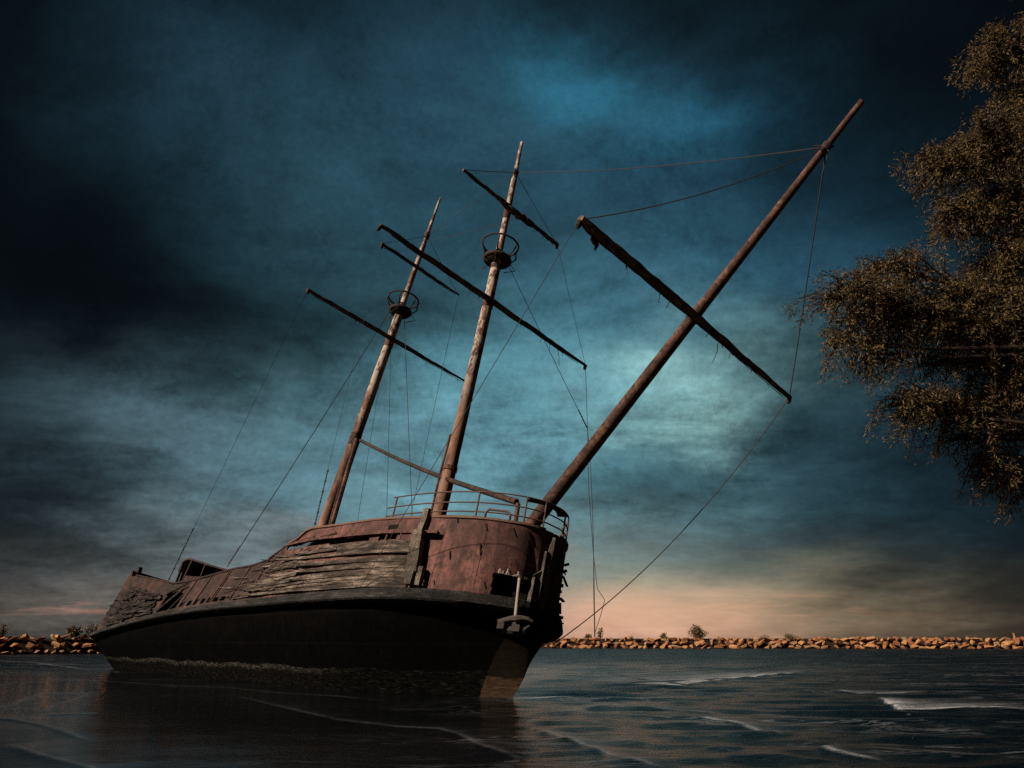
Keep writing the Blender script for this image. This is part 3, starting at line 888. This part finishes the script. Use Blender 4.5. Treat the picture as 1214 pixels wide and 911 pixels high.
def crow_nest(parent, c, r0, r1, h):
    c = Vector(c); mb = MB(); n = 28
    ring = lambda r, z, jit=0: [c + Vector((r * math.cos(2 * math.pi * i / n) + rnd.uniform(-jit, jit), r * math.sin(2 * math.pi * i / n) + rnd.uniform(-jit, jit), z)) for i in range(n + 1)]
    mb.tube(ring(r0 * .92, 0), [.13] * (n + 1), 6, False)
    b0 = len(mb.v)
    for i in range(n): mb.v.append(c + Vector((r0 * math.cos(2 * math.pi * i / n), r0 * math.sin(2 * math.pi * i / n), -.1)))
    for i in range(n): mb.v.append(c + Vector((r0 * math.cos(2 * math.pi * i / n), r0 * math.sin(2 * math.pi * i / n), .06)))
    mb.f.append(tuple(b0 + i for i in reversed(range(n)))); mb.f.append(tuple(b0 + n + i for i in range(n)))
    for i in range(n): mb.f.append((b0 + i, b0 + (i + 1) % n, b0 + n + (i + 1) % n, b0 + n + i))
    for q in range(5):
        an = q * 1.257 + .4; mb.tube([c + Vector((.3 * math.cos(an), .3 * math.sin(an), -.35)), c + Vector((r0 * math.cos(an), r0 * math.sin(an), -.08))], .05, 6)
    o = mb.build('crow_nest', M_DARKRUST, parent, True)
    mb = MB(); mb.tube(ring(r1, h, .012), .05, 7, False)
    for q in range(6):
        an = q * 1.047 + .25; mb.tube([c + Vector((r0 * .95 * math.cos(an), r0 * .95 * math.sin(an), 0)), c + Vector((r1 * 1.06 * math.cos(an), r1 * 1.06 * math.sin(an), h * .55)), c + Vector((r1 * math.cos(an), r1 * math.sin(an), h))], .04, 6)
    for q in range(3):                                        # torn hoops hanging below
        an = q * 2.1 + 1; mb.tube([c + Vector((r0 * math.cos(an), r0 * math.sin(an), -.05)), c + Vector((r1 * 1.1 * math.cos(an + .2), r1 * 1.1 * math.sin(an + .2), -.25)), c + Vector((r0 * .8 * math.cos(an + .5), r0 * .8 * math.sin(an + .5), -.5))], .025, 5)
    mb.build('basket_rail', M_DARKRUST, parent, True)


def yard(parent, c, lp, ls, rad, mat=M_SPAR, n=44, rag=False):
    """c centre; ls starboard arm, lp port arm lengths"""
    c = Vector(c); pts = spar_pts(c + Vector((0, -ls, 0)), c + Vector((0, lp, 0)), n, .05)
    o = MB().tube(pts, taper(rad, n), 9, True, .10).build('yard', mat, parent)
    mb = MB()                                                 # jackstay, footrope tatters and end caps
    js = [p + Vector((.0, 0, -rad[1][1] - .02 - .05 * abs(noise.noise(Vector((i * .4, c.z, 1)))))) for i, p in enumerate(pts[2:-2])]
    mb.tube(js, .016, 5)
    for i in range(int((ls + lp) / 1.1)):
        p = js[rnd.randrange(len(js))]; mb.tube([p, p + Vector((rnd.uniform(-.1, .1), rnd.uniform(-.1, .1), -rnd.uniform(.1, .35)))], .014, 4)
    mb.build('jackstay', M_ROPE, parent); return o


FB, FT = (-6.35, 0, 4.6), (-5.95, 0, 29.24)
fn_f = lambda z: -6.35 + .012 * (z - 4.6) + .18 * math.sin((z - 4.6) / 24.6 * math.pi)
n = 60
pts = [Vector((fn_f(4.6 + 24.64 * i / n), 0, 4.6 + 24.64 * i / n)) for i in range(n + 1)]
fore = MB().tube(pts, taper([(0, .32), (.20, .30), (.21, .29), (.66, .25), (.68, .19), (.88, .16), (.90, .13), (1, .085)], n), 16, True, .012).build('mast', M_MAST, ship, True)
fore['label'] = 'forward mast beside the bow railing'
for z, r, h in ((9.3, .335, .10), (18.2, .29, .25), (20.4, .27, .12), (24.05, .2, .45), (26.9, .17, .10)):
    MB().tube([(fn_f(z), 0, z - h), (fn_f(z), 0, z + h)], r, 14).build('mast_band', M_RUST, fore)
MB().tube([(-6.62, -.22, 4.6), (-6.58, -.20, 9.0), (-6.5, -.16, 11)], .06, 7).build('pipe', M_RUST, fore)
crow_nest(fore, (fn_f(20.9), 0, 20.9), .68, .95, .95)
yard(fore, (-5.78, 0, 18.25), 7.3, 6.9, [(0, .09), (.15, .13), (.5, .15), (.85, .11), (1, .07)])
yard(fore, (-5.5, 0, 24.0), 3.5, 3.62, [(0, .08), (.3, .10), (.5, .12), (.75, .11), (.97, .12), (1, .05)])
mb = MB()                                                     # remains of the furled topsail and its gaff
mb.tube(spar_pts((-5.35, -1.3, 23.75), (-5.35, 1.4, 23.75), 16, .12), taper([(0, .03), (.25, .13), (.6, .20), (.85, .12), (1, .04)], 16), 8, True, .25)
mb.build('furled_sail', M_SPAR, fore)
MX = lambda z: -16.0 + (z - 7.77) * (2.77 / 21.06)
pts = [Vector((MX(3.8 + 25.03 * i / n), 0, 3.8 + 25.03 * i / n)) for i in range(n + 1)]
main = MB().tube(pts, taper([(0, .36), (.2, .33), (.4, .29), (.66, .25), (.69, .17), (.85, .15), (.88, .12), (1, .06)], n), 16, True, .012).build('mast', M_MAST, ship, True)
main['label'] = 'thinner after mast leaning over the waist'
for z, r, h in ((12.55, .31, .35), (18.5, .29, .2), (20.5, .27, .12), (26.0, .17, .2)): MB().tube([(MX(z - h), 0, z - h), (MX(z + h), 0, z + h)], r, 14).build('mast_band', M_RUST, main)
MB().tube([(-15.0, -.15, 4.2), (-14.85, -.2, 8.5), (-14.8, -.2, 12.4)], .13, 8).build('pipe', M_RUST, main)
MB().tube([(-15.32, -.12, 7.2), (-15.28, -.15, 10.3)], .05, 6).build('pipe', M_RUST, main)
crow_nest(main, (MX(20.65), 0, 20.65), .62, .90, .85)
yard(main, (-13.95, 0, 18.5), 5.6, 5.88, [(0, .09), (.2, .11), (.5, .13), (.8, .09), (1, .055)])
yard(main, (-13.15, 0, 23.18), 2.98, 2.98, [(0, .08), (.3, .10), (.5, .11), (.8, .08), (1, .055)])
# bowsprit
bs = lambda t: Vector((-.9, 0, 5.55)).lerp(Vector((12.54, 0, 19.79)), t)
pts = [bs(i / n) for i in range(n + 1)]
bow = MB().tube(pts, taper([(0, .30), (.1, .275), (.52, .215), (.56, .20), (.9, .13), (.905, .12), (1, .105)], n), 16, True, .012).build('bowsprit', M_RUST, ship, True)
mb = MB(); 
for t, r in ((.905, .17), (.53, .25)):
    MB().tube([bs(t - .006), bs(t + .006)], r, 12).build('collar', M_DARKRUST, bow)
for q in range(5): mb.tube([bs(.905), bs(.905) + Vector((rnd.uniform(-.35, .35), rnd.uniform(-.3, .3), rnd.uniform(-.35, .1)))], .03, 5)
mb.build('lashing', M_ROPE, bow)
yard(bow, (6.40, 0, 13.0), 6.72, 6.42, [(0, .13), (.04, .18), (.5, .17), (.8, .12), (1, .09)], M_SPAR)
v, f = [], []; 
for i in range(6):
    for j in range(4): v.append((6.4 + .05 * math.sin(i * 2 + j), -5.95 + .17 * j * (1 - i / 6) + .07 * i, 12.88 - .10 * i - .05 * math.cos(j * 2)))
for i in range(5):
    for j in range(3): a = i * 4 + j; f.append((a, a + 1, a + 5, a + 4))
o = obj('rag', v, f, M_RAG, bow); md = o.modifiers.new('t', 'SOLIDIFY'); md.thickness = .02
# spar running from the after mast down to the forecastle
pa, pb = Vector((-14.9, .1, 12.45)), Vector((-1.1, -.3, 6.98))
pts = [pa.lerp(pb, t) + Vector((0, 0, -.22 * math.sin(math.pi * t))) for t in np.linspace(0, 1, 25)]
MB().tube(pts, taper([(0, .09), (.5, .10), (1, .13)], 24), 9, True, .03).build('boom', M_DARKRUST, ship)

# rigging ----------------------------------------------------------------


def rope(a, b, sag=0.0, r=.017, chain=None, name='rope', n=22):
    a, b = Vector(a), Vector(b); mb = MB()
    mb.tube([a.lerp(b, t) + Vector((0, 0, -sag * 4 * t * (1 - t))) for t in np.linspace(0, 1, n)], r, 5)
    if chain:
        t0, t1 = chain; k = 16
        for i in range(k):
            p = a.lerp(b, t0 + (t1 - t0) * i / k); q = a.lerp(b, t0 + (t1 - t0) * (i + .72) / k); mb.tube([p, q], .032 + .012 * (i % 3 == 0), 6)
    return mb.build(name, M_ROPE, ship)


COL = bs(.905)
SY_S, SY_P = Vector((6.40, -6.4, 13.0)), Vector((6.40, 6.67, 13.0))
FY_S, FY_P = Vector((-5.78, -6.85, 18.25)), Vector((-5.78, 7.25, 18.25))
TY_S, TY_P = Vector((-5.5, -3.6, 24.0)), Vector((-5.5, 3.45, 24.0))
MY_S, MY_P = Vector((-13.95, -5.85, 18.5)), Vector((-13.95, 5.55, 18.5))
UY_S, UY_P = Vector((-13.15, -2.95, 23.18)), Vector((-13.15, 2.95, 23.18))
FTOP = Vector((fn_f(26.9), 0, 26.95)); MTOP = Vector((MX(26.0), 0, 26.0))
rope(FTOP, COL, .35, .02); rope(SY_S, COL, .45, .02); rope(COL, SY_P, .12, .022)
rope(SY_S, surf(-4.87, 2.9, .18), .05, .012); rope(SY_P, (.75, .9, 2.0), .9, .02)
rope(FTOP, TY_S, .03, .02); rope(FTOP, TY_P, .03, .016); rope(TY_P, FY_P, 0, .012)
rope(FTOP, MTOP, .1, .015); rope((fn_f(23.4), 0, 23.4), (MX(25.6), 0, 25.6), .1, .014)
rope(MTOP, UY_S, .05, .012); rope(MTOP, UY_P, .05, .014)
rope((MX(20.6), -.6, 20.6), surf(-18.74, 4.74, -.05), .25, .022, (.93, .99))
rope(UY_S, surf(-10.95, 5.95, -.1), 0, .009, (.83, .99))
rope(MY_S, surf(-26.4, 4.3, -.1), .2, .010, (.80, .99))
rope((MX(20.4), .4, 20.4), (-8.6, 1.0, 5.2), 0, .017); rope((MX(18.4), .2, 18.4), (-10.3, .6, 5.2), 0, .014)
rope(UY_P, (-12.7, 3.0, 5.0), 0, .012); rope((MX(17), .1, 17), (-12.4, 0, 5.3), 0, .012)
# slack lines hanging from the port arm of the fore yard, clear of the bow
world_up = Matrix.Rotation(R(13), 4, 'X') @ Vector((0, 0, 1))


def drop(p, dist, dx=0, dy=0): return Vector(p) - world_up * dist + Vector((dx, dy, 0))


p1 = drop(FY_P, 3.6)
MB().tube([FY_P, p1, drop(FY_P, 7, -.05), drop(FY_P, 10.2, .12), drop(FY_P, 11.9, .3), drop(FY_P, 12.4, .55, .25), drop(FY_P, 13.1, .3, .2), drop(FY_P, 14.0, .05)], .017, 5).build('slack_rope', M_ROPE, ship)
MB().tube([p1, drop(FY_P, 5.5, .12), drop(FY_P, 8, .16), drop(FY_P, 10.6, .12), drop(FY_P, 11.8, .08), drop(FY_P, 14.2, .03)], [.017, .017, .017, .022, .034, .030], 5).build('slack_rope', M_ROPE, ship)
rope((fn_f(21), .85, 21.0), p1, .05, .016, (.88, .99))

for p in (SY_S, SY_P, FY_S, FY_P, TY_P, UY_S, MY_S, MY_P, FTOP + Vector((.15, -.2, 0)), ):
    p = Vector(p); a_ = rv_ = Vector((rnd.uniform(-.3, .3), rnd.uniform(-.3, .3), -1)).normalized()
    MB().tube([p, p + a_ * .08, p + a_ * .22, p + a_ * .32], [.04, .10, .10, .04], 7).build('block', M_DARKRUST, ship)
for p in (COL, FTOP, MTOP, Vector((fn_f(19), -.3, 19.0)), Vector((MX(19), -.3, 19.2)), Vector((6.5, 1.2, 12.6)), Vector((-5.8, 5.0, 18.1))):
    p = Vector(p); d = Vector((rnd.uniform(-.25, .25), rnd.uniform(-.25, .25), -1)); l_ = rnd.uniform(.5, 1.3)
    MB().tube([p, p + d * l_ * .4 + Vector((.06, 0, 0)), p + d * l_ * .7, p + d * l_ + Vector((-.08, .05, .1))], .013, 5).build('frayed_rope', M_ROPE, ship)

# ------------------------------------------------------------------ anchor hung outside the bow
anc = empty('anchor'); mw = ship.matrix_basis.copy(); 
bpy.context.view_layer.update()
SHIPM = ship.matrix_world.copy()
apos = Vector((.70, -1.1, 2.28)); anc.matrix_world = SHIPM @ Matrix.Translation(apos)
tag(anc, 'brown iron anchor with a broad stock hung below the dark opening in the bow', 'anchor')
AX = Vector((-.07, -.02, 1.0))
MB().tube([AX * -.15, AX * .3, AX * .9, AX * 1.42], [.075, .068, .058, .05], 9).build('shank', M_SALT, anc, True)
tdir = Vector((.70, .71, 0)).normalized(); tn = Vector((.71, -.70, 0))
mb = MB(); mb.tube([-tdir * .58 + Vector((0, 0, -.15)), -tdir * .42 + Vector((0, 0, -.10)), -tdir * .18 + Vector((0, 0, .0)), Vector((0, 0, .03)), tdir * .2 + Vector((0, 0, .10)), tdir * .42 + Vector((0, 0, .10)), tdir * .58 + Vector((0, 0, .04))], [.06, .085, .10, .12, .10, .09, .05], 7, True, .18)
mb.build('stock', M_ANCHOR, anc)
mb = MB(); mb.tube([-tdir * .52 + Vector((0, 0, -.22)), -tdir * .36 + Vector((0, 0, -.40)), Vector((0, 0, -.34)), tdir * .34 + Vector((0, 0, -.30)), tdir * .5 + Vector((0, 0, -.10))], [.05, .11, .16, .12, .05], 8, True, .08)
mb.build('arm', M_IRON, anc)
for c, w_, h_ in ((-tdir * .46, .11, .22), (tdir * .04, .13, .24)):
    c = c + Vector((0, 0, -.26)) + tn * .1; MB().box8([c + tdir * a_ * w_ + tn * b_ * .09 + Vector((0, 0, h_ * (k_ - .5) * (1 - .15 * a_))) for k_ in (0, 1) for a_, b_ in ((-1, -1), (1, -1), (1, 1), (-1, 1))]).build('fluke', M_ANCHOR, anc)

# ------------------------------------------------------------------ breakwaters


def rock_mesh(seed):
    rr = random.Random(seed); bm = bmesh.new()
    for _ in range(15):
        p = Vector((rr.uniform(-1, 1), rr.uniform(-1, 1), rr.uniform(-1, 1))); p = p / max(abs(q) for q in p) if rr.random() < .8 else p
        bm.verts.new(p * .5 * rr.uniform(.8, 1.02))
    r = bmesh.ops.convex_hull(bm, input=list(bm.verts)); bmesh.ops.delete(bm, geom=[g for g in r['geom_interior'] if isinstance(g, bmesh.types.BMVert)], context='VERTS')
    bmesh.ops.bevel(bm, geom=list(bm.edges), offset=.012, segments=1, affect='EDGES')
    me = bpy.data.meshes.new('boulder'); bm.to_mesh(me); bm.free(); me.materials.append(M_ROCK); return me


RM = [rock_mesh(i) for i in range(9)]


def boulder(p, size, label, group):
    o = bpy.data.objects.new('boulder', rnd.choice(RM)); C.objects.link(o); o.location = p
    o.rotation_euler = (rnd.uniform(-.45, .45), rnd.uniform(-.5, .5), rnd.choice((0, math.pi)) + rnd.uniform(-.5, .5)); o.scale = size
    tag(o, label, 'boulder', group)


def ridge(name, A, B, half, top, label):
    """long low core of rubble between two shoreline points"""
    A, B = Vector(A), Vector(B); t = (B - A).normalized(); nn = Vector((-t.y, t.x, 0)); n = int((B - A).length / .5); v, f = [], []
    prof = [(0, -1.2), (half * .3, .25), (half * .75, top * .75), (half, top * .92), (half * 1.7, top * .9), (half * 2.6, -.8)]
    for i in range(n + 1):
        p = A.lerp(B, i / n)
        for (o_, z) in prof:
            q = p + nn * o_; v.append((q.x, q.y, z + .25 * noise.noise(Vector((q.x * 1.1, q.y * 1.1, z)))))
    m = len(prof)
    for i in range(n):
        for k in range(m - 1): f.append((i * m + k, (i + 1) * m + k, (i + 1) * m + k + 1, i * m + k + 1))
    return tag(obj(name, v, f, M_RUBBLE), kind='stuff', label=label, cat='rubble')


A, B = ground(560, 768.6), ground(1290, 769.4)
ridge('rubble', A, ground(1560, 769.6), 2.6, 1.95, 'dark rubble core between the boulders of the long far breakwater')
t = (B - A).normalized(); nn = Vector((-t.y, t.x, 0)); Lr = (B - A).length
for row, (off, z, cnt, lab, grp) in enumerate(((.35, .22, 74, 'sunlit tan boulder at the waterline of the far breakwater right of the ship', 'waterline boulders of the far breakwater'),
                                               (1.2, .92, 78, 'sunlit tan boulder halfway up the far breakwater right of the ship', 'middle boulders of the far breakwater'),
                                               (2.3, 1.62, 88, 'sunlit tan boulder along the top of the far breakwater right of the ship', 'top boulders of the far breakwater'))):
    for i in range(cnt):
        p = A + t * (Lr * (i + rnd.uniform(-.35, .35)) / cnt * .97 + 1) + nn * (off + rnd.uniform(-.25, .25)); p.z = z + rnd.uniform(-.12, .16)
        sx = .75 + 1.5 * rnd.random() ** 1.6 * (1.1 if row == 0 else 1)
        boulder(p, (sx, rnd.uniform(.9, 1.5), rnd.uniform(.6, 1.05)), lab, grp)
A2, B2 = ground(-60, 777.5), ground(170, 774.5)
ridge('rubble', A2, B2, 2.6, 1.9, 'dark rubble core of the left breakwater behind the stern')
t2 = (B2 - A2).normalized(); n2 = Vector((-t2.y, t2.x, 0)); L2 = (B2 - A2).length
for (off, z, cnt, s0, lab, grp) in ((1.2, .95, 16, .9, 'reddish boulder halfway up the left breakwater behind the stern', 'middle boulders of the left breakwater'), (.2, .18, 20, .6, 'small tan boulder at the waterline of the left breakwater behind the stern', 'waterline boulders of the left breakwater'),
                                    (2.3, 1.8, 22, .95, 'large reddish boulder on top of the left breakwater behind the stern', 'top boulders of the left breakwater')):
    for i in range(cnt):
        p = A2 + t2 * (L2 * (i + rnd.uniform(-.35, .35)) / cnt) + n2 * (off + rnd.uniform(-.3, .3)); p.z = z + rnd.uniform(-.15, .2)
        boulder(p, (s0 * rnd.uniform(.9, 1.7), s0 * rnd.uniform(.8, 1.2), s0 * rnd.uniform(.5, .8)), lab, grp)


# plants ------------------------------------------------------------------
def leaf(v, f, p, d, up, ln, wd):
    s = d.cross(up)
    s = s.normalized() if s.length > 1e-3 else d.orthogonal().normalized()
    b = len(v); v += [p, p + d * ln * .45 + s * wd / 2, p + d * ln, p + d * ln * .45 - s * wd / 2]; f.append((b, b + 1, b + 2, b + 3))


def rv(): return Vector((rnd.gauss(0, 1), rnd.gauss(0, 1), rnd.gauss(0, 1))).normalized()


def bush(name, base, wd, ht, nl, label, cat, mat=M_BUSH, leafy=.30, stems=9):
    e = empty(name, base); tag(e, label, cat); mb = MB(); v, f = [], []
    for i in range(stems):
        an = rnd.uniform(0, 6.28); r = rnd.uniform(.1, 1) * wd / 2; tip = Vector((math.cos(an) * r, math.sin(an) * r, ht * rnd.uniform(.55, 1.0) * (1 - .35 * (2 * r / wd) ** 2)))
        pts = [Vector((0, 0, -.2)).lerp(tip, q) + Vector((0, 0, .15 * ht * math.sin(q * 3.1))) for q in (0, .35, .7, 1)]; mb.tube(pts, [.05, .04, .025, .012], 5)
        for k in range(nl // stems):
            q = rnd.uniform(.25, 1); p = pts[0].lerp(tip, q) + Vector((0, 0, .15 * ht * math.sin(q * 3.1))) + rv() * wd * .16
            leaf(v, f, p, (rv() + Vector((0, 0, .5))).normalized(), rv(), leafy * rnd.uniform(.7, 1.5), leafy * .5)
    mb.build('stem', M_BARK, e); obj('foliage', v, f, mat, e)


def on_ridge(u, A, t, nn, off, z):
    d = ray(u, 757); d.z = 0; d.normalize(); o = A + nn * off
    s = (o.x * d.y - o.y * d.x) / (d.x * t.y - d.y * t.x)      # o + t s lies on the ray through the camera
    p = o + t * s; p.z = z; return p


PB = lambda u, z=1.5: on_ridge(u, A, t, nn, 2.7, z)
bush('bush', PB(828, 1.1), 4.4, 3.4, 1700, 'tall round bush, largest of those on the far breakwater', 'bush', stems=16)
bush('shrub', PB(787, 1.2), 2.2, 1.6, 420, 'dark low shrub on the far breakwater left of the largest bush', 'shrub')
bush('sapling', PB(712, 1.3), 2.4, 2.6, 220, 'thin open sapling on the far breakwater under the hanging ropes', 'sapling', stems=10)
bush('shrub', PB(697, 1.1), 2.0, 1.7, 420, 'dense dark shrub on the far breakwater nearest to the ship bow', 'shrub')
bush('shrub', PB(748, 1.3), 1.5, 1.2, 90, 'sparse pale shrub on the far breakwater between sapling and dark shrub', 'shrub')
bush('shrub', PB(906, 1.3), 2.0, 1.2, 160, 'low sparse shrub on the far breakwater right of the largest bush', 'shrub')
bush('shrub', PB(937, 1.0), 2.8, 1.7, 560, 'dense olive shrub on the far breakwater, rightmost of the shrubs', 'shrub')
PL = lambda u, z=1.9: on_ridge(u, A2, t2, n2, 2.9, z)
bush('shrub', PL(86, 1.8), 2.6, 1.6, 420, 'pale grassy shrub on the left breakwater beside the stern', 'shrub', M_GRASS, .3, 30)
bush('shrub', PL(108, 1.7), 2.4, 2.1, 420, 'darker leafy shrub on the left breakwater partly behind the stern', 'shrub', M_BUSH, .2, 14)
bush('shrub', PL(2, 1.7), 1.8, 2.1, 260, 'dark shrub on the left breakwater at the left edge of the picture', 'shrub', M_BUSH, .2, 12)
p = PB(1203, 1.4); pe = MB().tube([p, p + Vector((.02, 0, .9)), p + Vector((-.1, 0, 1.5))], [.22, .2, .14], 8, True, .1).build('marker_post', M_ROCK)
tag(pe, 'short leaning post standing on the far breakwater near the right edge', 'post')

# ------------------------------------------------------------------ tree on the near shore, right
tree = empty('tree', (9.6, 8.6, .35)); tag(tree, 'large brown-leaved tree overhanging the water from the right shore', 'tree')
TB = Vector((9.6, 8.6, .35))
# limbs: photo-plane guide points with a depth each; (points..., radius)
trunk_pts = [Vector((0, 0, -.5)), Vector((-.05, .1, 1.2)), Vector((.05, .3, 2.8)), Vector((.0, .6, 4.4)), Vector((.1, .9, 6.2)), Vector((.3, 1.0, 8.2)), Vector((.4, 1.1, 10.4))]
MB().tube(trunk_pts, [.42, .34, .30, .27, .22, .15, .06], 12, True, .04).build('trunk', M_BARK, tree, True)
LOBES = [  # u, v, half width px, half height px, depth, half depth m, limb root height index, leaves
    (1010, 350, 58, 32, 10.6, .55, 3, 950), (1075, 375, 85, 52, 10.8, .8, 3, 2000), (1060, 318, 50, 22, 11.0, .5, 3, 700), (1160, 380, 85, 70, 11.0, 1.0, 3, 3600),
    (1000, 405, 30, 38, 10.5, .4, 3, 330), (1040, 420, 34, 30, 10.6, .4, 3, 420), (1085, 480, 55, 22, 10.5, .55, 2, 900), (1140, 490, 62, 30, 10.7, .6, 2, 1300), (1195, 470, 50, 50, 10.9, .8, 2, 1500),
    (1175, 560, 24, 40, 10.5, .4, 2, 330), (1205, 570, 26, 38, 10.8, .5, 2, 420),
    (1122, 195, 46, 36, 11.4, .7, 4, 1050), (1170, 165, 50, 36, 11.5, .8, 4, 1300), (1195, 235, 52, 46, 11.4, .9, 4, 1500), (1145, 255, 45, 32, 11.2, .6, 4, 900), (1130, 275, 24, 14, 11.2, .3, 4, 150),
    (1195, 310, 50, 34, 11.2, .9, 4, 1100), (1190, 60, 38, 36, 11.8, .7, 5, 1100), (1165, 75, 20, 16, 11.8, .4, 5, 190), (1215, 110, 34, 34, 11.8, .7, 5, 800),
    (1120, 432, 60, 26, 11.2, .6, 3, 420), (1180, 430, 50, 42, 11.3, .8, 3, 800), (1150, 520, 40, 24, 10.8, .5, 2, 200), (1188, 515, 45, 42, 10.9, .6, 2, 420), (1205, 350, 42, 60, 11.4, .8, 3, 900), (1200, 180, 34, 60, 11.8, .7, 4, 500), (1165, 545, 24, 34, 10.7, .4, 2, 200),
    (1290, 420, 95, 90, 11.2, 1.5, 3, 2600), (1280, 230, 85, 90, 11.6, 1.4, 4, 2600), (1290, 80, 80, 80, 12, 1.4, 5, 1900), (1290, 560, 70, 50, 11, 1.2, 2, 1000), (1345, -60, 90, 80, 12.3, 1.4, 6, 1500), (1390, 300, 90, 150, 11.5, 1.6, 4, 1800), (1380, 60, 80, 120, 12, 1.5, 5, 1300),
]
lv, lf = [], []; bmb = MB()
for (u, v_, hu, hv, dep, hd, ri, nl) in LOBES:
    c = atdepth(u, v_, dep) - TB; ex = hu * dep / FPX; ez = hv * dep / FPX
    root = trunk_pts[ri]; mid = root.lerp(c, .5) + Vector((0, 0, .25 + .2 * rnd.random()))
    end = c + Vector((-ex * .6, 0, -ez * .15))
    limb = [root, root.lerp(mid, .55) + rv() * .08, mid, mid.lerp(c, .6) + rv() * .08, c, end]
    bmb.tube(limb, [.05, .040, .028, .020, .013, .006], 6)
    nl = int(nl * 4.3); ntw = max(14, nl // 36)
    for k in range(ntw):
        q = rv() * (rnd.random() ** .38); edge = rnd.random() < .36; q = q * (rnd.uniform(1.0, 1.38) if edge else .95); tip = c + Vector((q.x * ex, q.y * hd, q.z * ez))
        st = limb[rnd.choice((3, 4, 4, 5))].lerp(limb[4], rnd.random() * .7)
        mdp = st.lerp(tip, .6) + Vector((0, 0, .06)); droop = tip + Vector((rnd.uniform(-.16, .03), rnd.uniform(-.05, .05), -(rnd.uniform(.12, .42) if edge else rnd.uniform(.02, .16))))
        tw = [st, mdp, tip, droop]; bmb.tube(tw, [.012, .008, .005, .003], 4, False)
        for j in range(nl // ntw if not edge else int(nl / ntw * 1.1)):
            tt_ = rnd.random() ** .6
            p = (mdp.lerp(tip, tt_) if rnd.random() < (.3 if edge else .55) else tip.lerp(droop, tt_)) + rv() * rnd.uniform(.0, .11)
            d = ((tip - mdp).normalized() * .5 + rv() * .75 + Vector((-.12, 0, -.28))).normalized()
            leaf(lv, lf, p, d, rv(), rnd.uniform(.035, .088), rnd.uniform(.008, .016))
bmb.build('limb', M_BARK, tree); obj('crown', lv, lf, M_LEAF, tree)
